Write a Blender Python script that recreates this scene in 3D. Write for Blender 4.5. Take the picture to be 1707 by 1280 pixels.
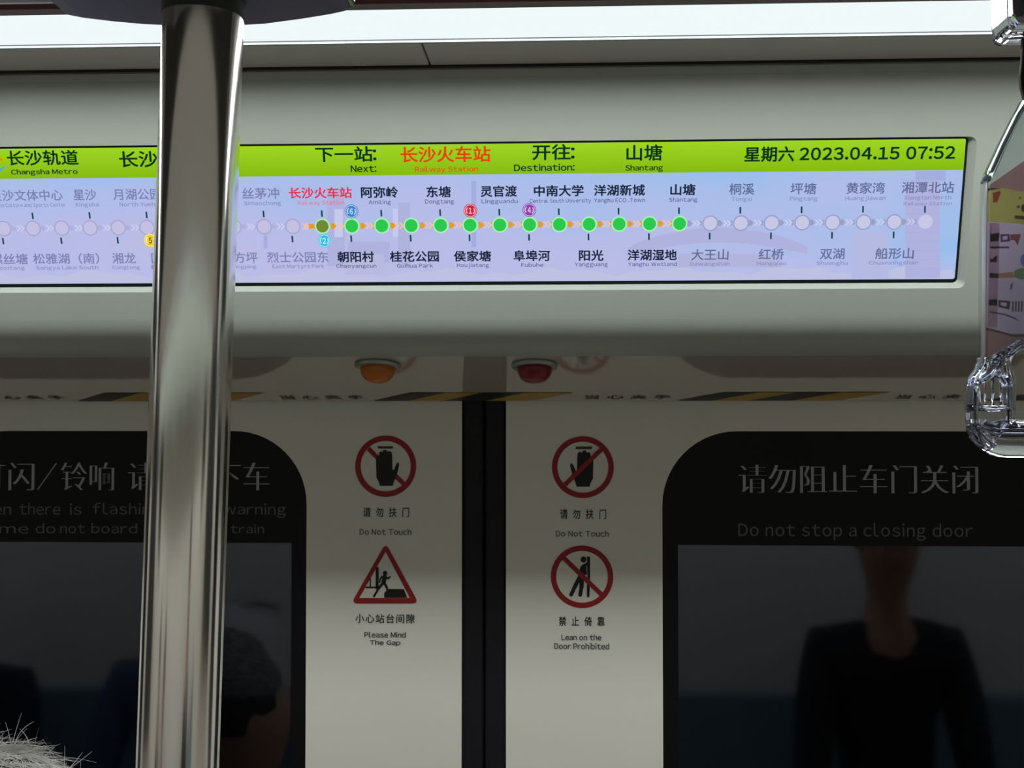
import bpy, bmesh, math, random
from mathutils import Vector, Matrix, Euler
from mathutils.geometry import tessellate_polygon
random.seed(7)
scn = bpy.context.scene
COL = scn.collection
for o in list(bpy.data.objects): bpy.data.objects.remove(o)

# ------------------------------------------------------------------ camera, light, exposure
F = 2060.0                     # focal length in pixels of the 1707 px wide frame
EYE = Vector((0.0, 0.0, 1.75))
YAW, PITCH = math.radians(2.69), math.radians(1.67)
cam = bpy.data.cameras.new('camera'); cam.sensor_width = 36.0; cam.lens = F / 1707 * 36
cam.clip_start = 0.02
co = bpy.data.objects.new('camera', cam); COL.objects.link(co)
co.location = EYE; co.rotation_euler = Euler((math.pi/2 + PITCH, 0, YAW), 'XYZ')
scn.camera = co
ROT = co.rotation_euler.to_matrix()
scn.view_settings.view_transform = 'Standard'; scn.view_settings.look = 'None'
scn.view_settings.exposure = 0.0; scn.view_settings.gamma = 1.0
scn.view_settings.use_curve_mapping = False
w = bpy.data.worlds.new('tunnel_dark'); scn.world = w; w.use_nodes = True
w.node_tree.nodes['Background'].inputs[0].default_value = (0.004, 0.005, 0.008, 1)
LAMP_NEAR, LAMP_FAR = 5.5, 5.5
LAMP_FACE = 1.0; LAMP_SPREAD = 167

S = 0.6                        # the door side of the carriage, as a factor on its distances
def ray(x, y): return (ROT @ Vector((x - 853.5, 640 - y, -F))).normalized()
def atY(x, y, Y):
    d = ray(x, y); return EYE + d * (Y / d.y)

# ------------------------------------------------------------------ materials
def s2l(c):
    return tuple(((v/255)/12.92 if v/255 <= .04045 else ((v/255+.055)/1.055)**2.4) for v in c)
def mat(name, rgb, rough=.5, metal=0.0, spec=.5, trans=0.0, ior=1.45, coat=0.0, bump=0.0, bscale=200, var=0.0, vscale=6, aniso=0.0):
    m = bpy.data.materials.new(name); m.use_nodes = True
    nt = m.node_tree; b = nt.nodes['Principled BSDF']
    c = (*s2l(rgb), 1)
    b.inputs['Base Color'].default_value = c
    b.inputs['Roughness'].default_value = rough; b.inputs['Metallic'].default_value = metal
    b.inputs['Specular IOR Level'].default_value = spec; b.inputs['IOR'].default_value = ior
    b.inputs['Transmission Weight'].default_value = trans; b.inputs['Coat Weight'].default_value = coat
    b.inputs['Coat Roughness'].default_value = .06
    if bump or var:
        tc = nt.nodes.new('ShaderNodeTexCoord')
    if bump:
        n = nt.nodes.new('ShaderNodeTexNoise'); n.inputs['Scale'].default_value = bscale
        n.inputs['Detail'].default_value = 3
        nt.links.new(tc.outputs['Object'], n.inputs['Vector'])
        bp = nt.nodes.new('ShaderNodeBump'); bp.inputs['Strength'].default_value = bump; bp.inputs['Distance'].default_value = .001
        nt.links.new(n.outputs['Fac'], bp.inputs['Height']); nt.links.new(bp.outputs['Normal'], b.inputs['Normal'])
    if var:
        n = nt.nodes.new('ShaderNodeTexNoise'); n.inputs['Scale'].default_value = vscale; n.inputs['Detail'].default_value = 4
        nt.links.new(tc.outputs['Object'], n.inputs['Vector'])
        r = nt.nodes.new('ShaderNodeValToRGB')
        r.color_ramp.elements[0].position = .35; r.color_ramp.elements[1].position = .65
        r.color_ramp.elements[0].color = tuple(v*(1-var) for v in c[:3]) + (1,)
        r.color_ramp.elements[1].color = tuple(min(1, v*(1+var)) for v in c[:3]) + (1,)
        nt.links.new(n.outputs['Fac'], r.inputs['Fac']); nt.links.new(r.outputs['Color'], b.inputs['Base Color'])
    return m
def emit(name, rgb, strength=1.0):
    m = bpy.data.materials.new(name); m.use_nodes = True
    nt = m.node_tree; nt.nodes.clear()
    e = nt.nodes.new('ShaderNodeEmission'); o = nt.nodes.new('ShaderNodeOutputMaterial')
    e.inputs[0].default_value = (*s2l(rgb), 1); e.inputs[1].default_value = strength
    nt.links.new(e.outputs[0], o.inputs[0]); return m

PAINT = mat('grey_green_paint', (154, 160, 151), .42, bump=.05, bscale=900, var=.012, vscale=9)
SOFFIT = mat('glossy_soffit_paint', (176, 168, 157), .07, spec=.8, coat=.5)
DOORP = mat('door_leaf_paint', (226, 224, 213), .38, spec=.35, var=.015, vscale=5)
COVE = mat('cove_panel_paint', (172, 166, 157), .45)
DARKJ = mat('dark_joint', (30, 30, 27), .8)
WALLP = mat('wall_laminate', (226, 222, 214), .45)
CEILP = mat('ceiling_paint', (242, 240, 236), .6)
FLOORM = mat('speckled_floor', (176, 168, 158), .5, var=.25, vscale=160)
RUBBER = mat('black_rubber', (22, 22, 27), .5, spec=.3)
FRIT = mat('black_window_border', (14, 14, 17), .35, spec=.22)
RED = mat('red_sign_print', (150, 22, 26), .5)
BLACK = mat('black_sign_print', (14, 14, 14), .55)
INK = mat('dark_green_ink', (38, 52, 44), .55)
LETTER = mat('pale_window_lettering', (165, 165, 172), .5)
LETTER2 = mat('faint_window_lettering', (100, 100, 108), .5)
HAZY = mat('hazard_yellow', (164, 134, 48), .5)
HAZK = mat('hazard_black', (30, 32, 28), .5)
HAZW = mat('sticker_white', (190, 186, 176), .45)
STRIPRED = mat('dark_red_rail', (92, 50, 48), .5)
CHROME = mat('lamp_flange_metal', (150, 156, 152), .35, metal=.7)
BRACK = mat('dark_plastic_bracket', (74, 68, 82), .45)
STRAP = mat('black_strap', (18, 20, 19), .7, bump=.4, bscale=700)
BUCK = mat('dark_buckle', (30, 34, 44), .3)
MAUVE = mat('mauve_buckle', (120, 96, 108), .4)
AMBER = mat('amber_lens', (205, 112, 16), .25, trans=.25)
REDL = mat('red_lens', (130, 14, 26), .25, trans=.2)
CLEAR = mat('clear_plastic', (240, 242, 255), .03, trans=1.0, ior=1.49, spec=.6)
CLEAR2 = mat('clear_plastic_sheet', (250, 252, 255), .02, trans=1.0, ior=1.25, spec=.5)
def sheet_material():
    m = bpy.data.materials.new('clear_sheet'); m.use_nodes = True
    nt = m.node_tree; nt.nodes.clear()
    o = nt.nodes.new('ShaderNodeOutputMaterial'); mx = nt.nodes.new('ShaderNodeMixShader'); m2 = nt.nodes.new('ShaderNodeMixShader')
    t = nt.nodes.new('ShaderNodeBsdfTransparent'); t.inputs[0].default_value = (.94, .96, .97, 1)
    g = nt.nodes.new('ShaderNodeBsdfGlossy'); g.inputs['Roughness'].default_value = .08
    d = nt.nodes.new('ShaderNodeBsdfDiffuse'); d.inputs[0].default_value = (.5, .54, .58, 1)
    fr = nt.nodes.new('ShaderNodeFresnel'); fr.inputs['IOR'].default_value = 1.35
    m2.inputs[0].default_value = .08
    nt.links.new(t.outputs[0], m2.inputs[1]); nt.links.new(d.outputs[0], m2.inputs[2])
    nt.links.new(fr.outputs[0], mx.inputs[0]); nt.links.new(m2.outputs[0], mx.inputs[1]); nt.links.new(g.outputs[0], mx.inputs[2])
    nt.links.new(mx.outputs[0], o.inputs[0]); return m
CLEAR2 = sheet_material()
EDGEB = mat('bright_clear_edge', (236, 238, 240), .25, trans=.45, ior=1.3)
RAILM = mat('satin_rail', (150, 150, 150), .3, metal=1)

def pole_material():
    m = mat('brushed_steel', (176, 172, 166), .17, metal=1.0)
    nt = m.node_tree; b = nt.nodes['Principled BSDF']
    tc = nt.nodes.new('ShaderNodeTexCoord'); mp = nt.nodes.new('ShaderNodeMapping')
    mp.inputs['Scale'].default_value = (1, 1, .02)
    nt.links.new(tc.outputs['Object'], mp.inputs['Vector'])
    n = nt.nodes.new('ShaderNodeTexNoise'); n.inputs['Scale'].default_value = 420; n.inputs['Detail'].default_value = 3
    nt.links.new(mp.outputs[0], n.inputs['Vector'])
    mr = nt.nodes.new('ShaderNodeMapRange'); mr.inputs['To Min'].default_value = .08; mr.inputs['To Max'].default_value = .17
    nt.links.new(n.outputs['Fac'], mr.inputs['Value']); nt.links.new(mr.outputs[0], b.inputs['Roughness'])
    bp = nt.nodes.new('ShaderNodeBump'); bp.inputs['Strength'].default_value = .05; bp.inputs['Distance'].default_value = .0004
    nt.links.new(n.outputs['Fac'], bp.inputs['Height']); nt.links.new(bp.outputs['Normal'], b.inputs['Normal'])
    return m
STEEL = pole_material()
STEEL.node_tree.nodes['Principled BSDF'].inputs['Base Color'].default_value = (.92, .90, .87, 1)

def pane_material():
    m = bpy.data.materials.new('window_glass'); m.use_nodes = True
    nt = m.node_tree; nt.nodes.clear()
    o = nt.nodes.new('ShaderNodeOutputMaterial'); mx = nt.nodes.new('ShaderNodeMixShader')
    t = nt.nodes.new('ShaderNodeBsdfTransparent'); t.inputs[0].default_value = (.75, .78, .82, 1)
    g = nt.nodes.new('ShaderNodeBsdfGlossy'); g.inputs['Roughness'].default_value = .04; g.inputs['Color'].default_value = (.80, .86, 1.0, 1)
    fr = nt.nodes.new('ShaderNodeFresnel'); fr.inputs['IOR'].default_value = 1.6
    nt.links.new(fr.outputs[0], mx.inputs[0]); nt.links.new(t.outputs[0], mx.inputs[1]); nt.links.new(g.outputs[0], mx.inputs[2])
    nt.links.new(mx.outputs[0], o.inputs[0]); return m
PANE = pane_material()

def diffuser_material(name, strength):
    m = emit(name, (240, 249, 250), strength)
    return m
LAMPN = diffuser_material('opal_diffuser', LAMP_FACE)
LAMPF = LAMPN

# ------------------------------------------------------------------ object helpers
OFF = {}
def tag(o, label=None, cat=None, group=None, kind=None):
    if label: o['label'] = label
    if cat: o['category'] = cat
    if group: o['group'] = group
    if kind: o['kind'] = kind
    return o
def thing(name, loc, label=None, cat=None, group=None, kind=None):
    o = bpy.data.objects.new(name, None); COL.objects.link(o); o.location = loc; o.empty_display_size = .05
    OFF[o.name] = Vector(loc)
    return tag(o, label, cat, group, kind)
def M(name, verts, faces, mats, parent=None, smooth=False, idx=None):
    off = OFF[parent.name] if parent is not None else Vector((0, 0, 0))
    me = bpy.data.meshes.new(name)
    me.from_pydata([tuple(Vector(v) - off) for v in verts], [], faces)
    if not isinstance(mats, (list, tuple)): mats = [mats]
    for m in mats: me.materials.append(m)
    if idx: me.polygons.foreach_set('material_index', idx)
    if smooth: me.polygons.foreach_set('use_smooth', [True]*len(faces))
    me.update()
    o = bpy.data.objects.new(name, me); COL.objects.link(o)
    if parent is not None: o.parent = parent
    OFF[o.name] = off
    return o
def fix(o, dist=1e-6):
    bm = bmesh.new(); bm.from_mesh(o.data); bmesh.ops.remove_doubles(bm, verts=bm.verts, dist=dist)
    bmesh.ops.recalc_face_normals(bm, faces=bm.faces); bm.to_mesh(o.data); bm.free(); return o
def bevel(o, width, seg=2, angle=.6):
    md = o.modifiers.new('bevel', 'BEVEL'); md.width = width; md.segments = seg; md.limit_method = 'ANGLE'; md.angle_limit = angle
    return o
def box(name, a, b, m, parent=None, bev=0):
    x0, y0, z0 = a; x1, y1, z1 = b
    v = [(x0,y0,z0),(x1,y0,z0),(x1,y1,z0),(x0,y1,z0),(x0,y0,z1),(x1,y0,z1),(x1,y1,z1),(x0,y1,z1)]
    f = [(0,3,2,1),(4,5,6,7),(0,1,5,4),(1,2,6,5),(2,3,7,6),(3,0,4,7)]
    o = M(name, v, f, m, parent)
    if bev: bevel(o, bev)
    return o
def prism_x(name, prof, x0, x1, m, parent=None, closed=True, smooth=False):
    """profile [(Y, z)...] swept along the carriage"""
    n = len(prof); v = [(x0, p[0], p[1]) for p in prof] + [(x1, p[0], p[1]) for p in prof]; f = []
    for i in range(n if closed else n-1):
        j = (i+1) % n; f.append((i, j, n+j, n+i))
    if closed: f += [tuple(range(n))[::-1], tuple(range(n, 2*n))]
    o = M(name, v, f, m, parent, smooth)
    if closed: fix(o)
    return o
def flat(name, loops, mp, m, parent=None, thick=0.0, eps=0.0):
    """2D loops (first outer, then holes) mapped by mp(u, v, n) -> world; thickness goes towards -n"""
    pts = [p for l in loops for p in l]
    tris = tessellate_polygon([[Vector((p[0], p[1], 0)) for p in l] for l in loops])
    v = [mp(p[0], p[1], eps) for p in pts]; f = [tuple(t) for t in tris]
    if thick:
        n = len(pts); v += [mp(p[0], p[1], eps - thick) for p in pts]
        f += [(t[2]+n, t[1]+n, t[0]+n) for t in tris]
        k = 0
        for l in loops:
            for i in range(len(l)):
                j = (i+1) % len(l); f.append((k+i, k+j, k+j+n, k+i+n))
            k += len(l)
    o = M(name, v, f, m, parent)
    if thick: fix(o)
    else:
        # make flat prints face along +n
        nn = mp(0, 0, 1) - mp(0, 0, 0)
        for p in o.data.polygons:
            if p.normal.dot(nn) < 0: p.flip()
    return o
def circ(cx, cy, rx, ry=None, n=48, a0=0, a1=2*math.pi):
    ry = ry or rx; full = abs(a1-a0-2*math.pi) < 1e-6
    k = n if full else n+1
    return [(cx + rx*math.cos(a0+(a1-a0)*i/n), cy + ry*math.sin(a0+(a1-a0)*i/n)) for i in range(k)]
def rrect(x0, y0, x1, y1, r, n=10, corners=(1,1,1,1)):
    out = []
    for (cx, cy, a, on) in ((x1-r, y1-r, 0, corners[0]), (x0+r, y1-r, 90, corners[1]), (x0+r, y0+r, 180, corners[2]), (x1-r, y0+r, 270, corners[3])):
        if on:
            for i in range(n+1):
                t = math.radians(a + 90*i/n); out.append((cx + r*math.cos(t), cy + r*math.sin(t)))
        else:
            out.append((cx + (r if a in (0, 270) else -r), cy + (r if a in (0, 90) else -r)))
    return out
def stroke(a, b, wd, n=6):
    """thick line with round ends as a polygon"""
    ax, ay = a; bx_, by = b; t = math.atan2(by-ay, bx_-ax); r = wd/2; o = []
    for i in range(n+1):
        s = t - math.pi/2 + math.pi*i/n; o.append((bx_ + r*math.cos(s), by + r*math.sin(s)))
    for i in range(n+1):
        s = t + math.pi/2 + math.pi*i/n; o.append((ax + r*math.cos(s), ay + r*math.sin(s)))
    return o
def bar(a, b, wd):
    ax, ay = a; bx_, by = b; L = math.hypot(bx_-ax, by-ay); dx, dy = -(by-ay)/L*wd/2, (bx_-ax)/L*wd/2
    return [(ax-dx, ay-dy), (bx_-dx, by-dy), (bx_+dx, by+dy), (ax+dx, ay+dy)]
def multi(name, shapes, mp, mats, parent, eps=0.0):
    """several flat shapes joined into one print; shapes = [(loops, material_index, extra_eps)]"""
    v, f, ix = [], [], []
    nn = mp(0, 0, 1) - mp(0, 0, 0)
    for loops, mi, ee in shapes:
        k = len(v)
        pts = [p for l in loops for p in l]
        tris = tessellate_polygon([[Vector((p[0], p[1], 0)) for p in l] for l in loops])
        v += [mp(p[0], p[1], eps + ee) for p in pts]
        for t in tris:
            a, b, c = (v[k+i] for i in t)
            t2 = tuple(k+i for i in t)
            if (b-a).cross(c-a).dot(nn) < 0: t2 = t2[::-1]
            f.append(t2); ix.append(mi)
    return M(name, v, f, mats, parent, idx=ix)
def lathe(name, prof, base, axis, m, parent=None, n=40, smooth=True):
    """prof [(r, h)] around axis through base"""
    axis = Vector(axis).normalized(); q = axis.to_track_quat('Z', 'X'); v, f = [], []
    for r, h in prof:
        for i in range(n):
            a = 2*math.pi*i/n; v.append(Vector(base) + q @ Vector((r*math.cos(a), r*math.sin(a), h)))
    for k in range(len(prof)-1):
        for i in range(n):
            j = (i+1) % n; f.append((k*n+i, k*n+j, (k+1)*n+j, (k+1)*n+i))
    f += [tuple(range(n))[::-1], tuple(range((len(prof)-1)*n, len(prof)*n))]
    o = M(name, v, f, m, parent, smooth); fix(o)
    return o
def tube(name, pts, r, m, parent=None, n=10, closed=False, ry=None, up=(0,1,0), cap=True):
    """swept tube; r may be a list; ry = half depth along 'up'"""
    P = [Vector(p) for p in pts]; k = len(P); v, f = [], []; U = Vector(up)
    rs = r if isinstance(r, (list, tuple)) else [r]*k
    rys = ry if isinstance(ry, (list, tuple)) else [ry]*k
    for i, p in enumerate(P):
        a = P[(i-1) % k] if (closed or i > 0) else P[i]; b = P[(i+1) % k] if (closed or i < k-1) else P[i]
        t = (b-a).normalized(); s = t.cross(U)
        if s.length < 1e-4: s = t.cross(Vector((1,0,0)))
        s.normalize(); u = s.cross(t).normalized()
        for j in range(n):
            an = 2*math.pi*j/n
            v.append(p + s*(rs[i]*math.cos(an)) + u*((rys[i] or rs[i])*math.sin(an)))
    for i in range(k if closed else k-1):
        for j in range(n):
            i2 = (i+1) % k; j2 = (j+1) % n; f.append((i*n+j, i*n+j2, i2*n+j2, i2*n+j))
    if not closed and cap: f += [tuple(range(n)), tuple(range((k-1)*n, k*n))[::-1]]
    o = M(name, v, f, m, parent, True); fix(o, 1e-7); return o
def catmull(pts, sub=6, closed=False):
    P = [Vector(p) for p in pts]; n = len(P); out = []
    rng = range(n) if closed else range(n-1)
    for i in rng:
        g = (lambda k: P[k % n]) if closed else (lambda k: P[max(0, min(n-1, k))])
        p0, p1, p2, p3 = g(i-1), g(i), g(i+1), g(i+2)
        for s in range(sub):
            t = s/sub
            out.append(.5*((2*p1) + (p2-p0)*t + (2*p0-5*p1+4*p2-p3)*t*t + (3*p1-p0-3*p2+p3)*t**3))
    if not closed: out.append(P[-1])
    return out

# ------------------------------------------------------------------ lettering
_GL = {}
_tmp = bpy.data.collections.new('letters_tmp')
def glyph(ch, offs):
    key = (ch, offs)
    if key in _GL: return _GL[key]
    c = bpy.data.curves.new('g', 'FONT'); c.body = ch; c.size = 1; c.offset = offs; c.resolution_u = 3
    o = bpy.data.objects.new('g', c); COL.objects.link(o)
    dg = bpy.context.evaluated_depsgraph_get(); dg.update()
    me = bpy.data.meshes.new_from_object(o.evaluated_get(dg), depsgraph=dg)
    vs = [(v.co.x, v.co.y) for v in me.vertices]; fs = [tuple(p.vertices) for p in me.polygons]
    COL.objects.unlink(o); bpy.data.objects.remove(o); bpy.data.curves.remove(c); bpy.data.meshes.remove(me)
    _GL[key] = (vs, fs); return _GL[key]
def layout(s, offs, gap=.10, shifts=((0, 0),), cell=1.0):
    V, Fc, pen = [], [], 0.0
    for ch in s:
        if ch == ' ': pen += .30; continue
        cjk = ord(ch) > 0x2E80 and ch not in '：'
        g = ch if ord(ch) > 0x2E80 else chr(ord(ch) + 0xFEE0)
        vs, fs = glyph(g, offs)
        if not vs: pen += cell; continue
        x0 = min(v[0] for v in vs); x1 = max(v[0] for v in vs)
        dx = pen if cjk else pen - x0
        for q_, sh in enumerate(shifts):
            k = len(V); V += [(x+dx+sh[0], y+sh[1], q_) for x, y in vs]; Fc += [tuple(k+i for i in f) for f in fs]
        pen += cell if cjk else (x1 - x0) + gap
    return V, Fc
def text(name, s, x0, x1, yt, yb, mp, m, parent, style='b', eps=.0006, gap=.10, cell=1.0):
    """fit the ink of s exactly into the rectangle x0..x1, yb..yt of the (u, v) plane"""
    offs = -.024 if style == 's' else 0.0
    def rg(r): return tuple((r*math.cos(math.pi*k/3), r*math.sin(math.pi*k/3)) for k in range(6))
    shifts = {'b': rg(.014), 'h': rg(.026), 'm': rg(.020), 'n': ((0, 0),), 's': ((-.034, 0), (-.017, 0), (0, 0), (.017, 0), (.034, 0))}[style]
    V, Fc = layout(s, offs, gap, shifts, cell)
    a0 = min(v[0] for v in V); a1 = max(v[0] for v in V); b0 = min(v[1] for v in V); b1 = max(v[1] for v in V)
    W = [mp(x0 + (x-a0)/(a1-a0)*(x1-x0), yb + (y-b0)/(b1-b0)*(yt-yb), eps + q_*1.2e-5) for x, y, q_ in V]
    nn = mp(0, 0, 1) - mp(0, 0, 0)
    FF = []
    for f in Fc:
        a, b, c = W[f[0]], W[f[1]], W[f[2]]
        FF.append(f if (b-a).cross(c-a).dot(nn) >= 0 else f[::-1])
    return M(name, W, FF, m, parent)

# ------------------------------------------------------------------ the carriage shell
XL, XR = -7.0, 7.0
H = EYE.z
def q(Y, h): return (Y*S, H + h*S)
C0, C1 = q(1.374, .4645), q(1.50, .4645)
ZC = C0[1]                                    # ceiling height by the lamp
T0 = q(1.605, .4645)                          # top of header cover
YD = 2.07 * S                                 # door leaf front
YO = YD - 2.8                                 # opposite wall
# header cover: sloping face, rounded foot, sloping glossy soffit
face_dir = Vector((.3, -1.0)).normalized()
def face_pt(t): return (T0[0] + .3*t*S, T0[1] - t*S)
K = q(1.714, .1008); B0 = face_pt(.325); B2 = q(1.762, .0910)
bez = [((1-t)**2*B0[0] + 2*t*(1-t)*K[0] + t*t*B2[0], (1-t)**2*B0[1] + 2*t*(1-t)*K[1] + t*t*B2[1]) for t in [i/12 for i in range(13)]]
SOE = q(2.05, .0320)                          # rear end of soffit

# mapping on the sloping face
NF = Vector((0, -1.0, -.3)).normalized(); VU = Vector((0, -.3, 1.0)).normalized(); UX = Vector((1, 0, 0))
O_F = Vector((0, T0[0], T0[1]))
def fmap(u, v, n): return O_F + UX*u + VU*v + NF*n
RECESS = .006
def F_uv(x, y, depth=0.0):
    o = O_F - NF*depth; d = ray(x, y); t = (o - EYE).dot(NF) / d.dot(NF); p = EYE + d*t - o
    return p.dot(UX), p.dot(VU)
def fv(y, depth=0.0): return F_uv(980, y, depth)[1]
# screen opening corners in face coordinates
SU0, SU1 = F_uv(-95, 350, RECESS)[0], F_uv(1601.5, 350, RECESS)[0]
SV0, SV1 = fv(471.5, RECESS), fv(236.0, RECESS)

hdr = thing('trim_1', (0, T0[0], T0[1]), kind='structure')
ch = .0045   # chamfer round the opening
ou0, ou1, ov0, ov1 = SU0-.002-ch, SU1+.002+ch, SV0-.0008-ch*.9, SV1+.0012
face_bottom_v = -(math.hypot(B0[0]-T0[0], B0[1]-T0[1]))
outer = [(XL, face_bottom_v), (XR, face_bottom_v), (XR, 0), (XL, 0)]
hole = rrect(ou0, ov0, ou1, ov1, .006, 6)
flat('face_panel', [outer, hole[::-1]], fmap, PAINT, hdr)
# chamfered reveal down to the screen
hin = rrect(SU0-.001, SV0-.0006, SU1+.001, SV1+.0008, .0035, 6)
n = len(hole); vv = [fmap(p[0], p[1], 0) for p in hole] + [fmap(p[0], p[1], -RECESS) for p in hin]
M('opening_edge', vv, [(i, (i+1) % n, n+(i+1) % n, n+i) for i in range(n)], PAINT, hdr)
# rounded foot
nb = len(bez); vv = [(XL, *p) for p in bez] + [(XR, *p) for p in bez]
M('rounded_foot', vv, [(i, i+1, nb+i+1, nb+i) for i in range(nb-1)], PAINT, hdr, True)
sof = M('soffit_panel', [(XL, *B2), (XR, *B2), (XR, *SOE), (XL, *SOE), (XL, SOE[0], SOE[1]+.05), (XR, SOE[0], SOE[1]+.05)],
        [(0, 1, 2, 3), (3, 2, 5, 4)], SOFFIT, hdr)
prism_x('backing', [(T0[0]+.0, T0[1]+.002), (T0[0]+.16, T0[1]+.002), (T0[0]+.27, SOE[1]+.05), (T0[0]+.27, SOE[1]+.03), (SOE[0], SOE[1]+.03), (T0[0]+.14, T0[1]-.12)], XL, XR, DARKJ, hdr)
# top edge bead of the header (light line under the dark joint)
prism_x('top_bead', [(T0[0]-.0002, T0[1]-.0012), (T0[0]-.0012, T0[1]-.003), (T0[0]+.0012, T0[1]-.0085), (T0[0]+.004, T0[1]-.0085), (T0[0]+.004, T0[1]-.0012)], XL, XR, PAINT, hdr)
prism_x('joint', [(T0[0]-.0035, T0[1]-.0012), (T0[0]-.0035, T0[1]+.002), (T0[0]+.01, T0[1]+.002), (T0[0]+.01, T0[1]-.0012)], XL, XR, DARKJ, hdr)

# dark panels added out of view either side, mirrored as stripes in the pole
for a_, b_ in ((-2.3, -.80), (.62, 2.1)):
    flat('unseen_dark_panel', [rrect(a_, -.185, b_, -.012, .008)], fmap, mat('unseen_panel_dark', (16, 16, 18), .2), hdr, thick=.008, eps=.006)
# cove panels between lamp and header: horizontal panels butted together
cove = thing('trim_2', (0, C1[0], ZC), kind='structure')
jx = atY(710, 85, (C1[0]+T0[0])/2).x
xs = [XL, jx-3.6, jx-1.8, jx, jx+1.8, jx+3.6, XR]
for i in range(6):
    o = box('panel', (xs[i]+.0006, C1[0]+.0015, ZC), (xs[i+1]-.0006, T0[0]-.0035, ZC+.012), COVE, cove)
    bevel(o, .0008, 2)
box('backing', (XL, C1[0]-.002, ZC+.006), (XR, T0[0], ZC+.02), DARKJ, cove)
# ceiling
ceil = thing('ceiling', (0, 0, ZC), kind='structure')
MIDY = (YD + YO)/2
YF0, YF1 = 2*MIDY - C1[0], 2*MIDY - C0[0]      # far lamp strip
box('ceiling_panel', (XL, YF1+.012, ZC+.004), (XR, C0[0]-.012, ZC+.03), CEILP, ceil)
box('ceiling_panel', (XL, YO, ZC+.004), (XR, YF0-.004, ZC+.03), CEILP, ceil)

REVEAL = mat('lamp_reveal', (150, 154, 156), .4)
box('unseen_strip_back', (XL, .30, ZC+.001), (XR, .66, ZC+.004), mat('unseen_strip_dark', (30, 30, 32), .7), ceil)  # dark slatted ceiling strip added out of view to darken the pole's reflection
for i in range(18):
    box('unseen_strip_slat', (XL, .305+.02*i, ZC-.003), (XR, .308+.02*i, ZC+.001), mat('unseen_slat_dark', (52, 52, 54), .5) if i == 0 else bpy.data.materials['unseen_slat_dark'], ceil)
def strip_lamp(ya, yb, m, label, red):
    t = thing('ceiling_light', ((0), (ya+yb)/2, ZC), label, 'light')
    rc = .0022                                   # the opal sheet sits in a shallow recess
    box('diffuser', (XL, ya+.0004, ZC+rc), (XR, yb-.0004, ZC+rc+.006), m, t)
    box('edge_trim', (XL, ya-.012, ZC-.001), (XR, ya-.0002, ZC+rc+.006), STRIPRED if red else COVE, t)
    wy = yb if red else ya
    box('reveal', (XL, min(wy, wy), ZC) if not red else (XL, yb-.0004, ZC-.0002), (XR, wy+.0004, ZC+rc) if not red else (XR, yb, ZC+rc), REVEAL, t)
    box('edge_trim', (XL, yb+.0002, ZC-.0006), (XR, yb+.0014, ZC+.008), mat('teal_edge', (60, 84, 78), .5), t)
    for k in range(7):
        L = bpy.data.lights.new('strip_light', 'AREA'); L.shape = 'RECTANGLE'; L.size = 2.0; L.size_y = yb - ya - .002
        L.energy = LAMP_NEAR if red else LAMP_FAR; L.color = (.965, 1.0, .985); L.spread = math.radians(LAMP_SPREAD)
        lo = bpy.data.objects.new('strip_light', L); COL.objects.link(lo); lo.parent = t; lo.location = (-6 + 2*k, 0, rc - .0006)
    return t
strip_lamp(C0[0], C1[0], LAMPN, 'long white glowing ceiling light strip above the route screen', True)
strip_lamp(YF0, YF1, LAMPF, 'second white ceiling light strip above the seats behind the camera', False)

fl = box('floor', (XL, YO-.1, -.05), (XR, YD+.12, 0), FLOORM); tag(fl, kind='structure')
# opposite side
wb = thing('wall_back', (0, YO, 0), kind='structure')
def omap(u, v, n): return Vector((u, YO + n, v))
wins = [(-4.6, -3.2), (3.0, 4.4)]
loops = [[(XL, 0), (XR, 0), (XR, ZC), (XL, ZC)]] + [rrect(a, 1.32, b, 1.86, .09)[::-1] for a, b in wins]
flat('wall_panel', loops, omap, WALLP, wb, thick=.05)
for a, b in wins:
    flat('window_pane', [rrect(a-.01, 1.31, b+.01, 1.87, .09)], omap, PANE, wb, thick=.006, eps=-.02)
    flat('window_gasket', [rrect(a-.015, 1.305, b+.015, 1.875, .095), rrect(a+.012, 1.332, b-.012, 1.848, .08)[::-1]], omap, RUBBER, wb, thick=.01, eps=.004)
prism_x('upper_cover', [(YO, ZC), (YO+.27, ZC), (YO+.2, ZC-.26), (YO, ZC-.32)], XL, XR, PAINT, wb)
for s, nm in ((-1, 'wall_left'), (1, 'wall_right')):
    X = XL if s < 0 else XR
    tag(box(nm, (min(X, X+s*.05), YO-.1, 0), (max(X, X+s*.05), YD+.12, ZC+.03), mat(nm+'_laminate', (60, 60, 62), .5)), kind='structure')
# tunnel outside the door glass
tw = box('tunnel_wall', (XL, YD+.75, -.05), (XR, YD+.85, 3), mat('tunnel_concrete', (38, 38, 40), .9, var=.3, vscale=3)); tag(tw, kind='structure')

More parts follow.
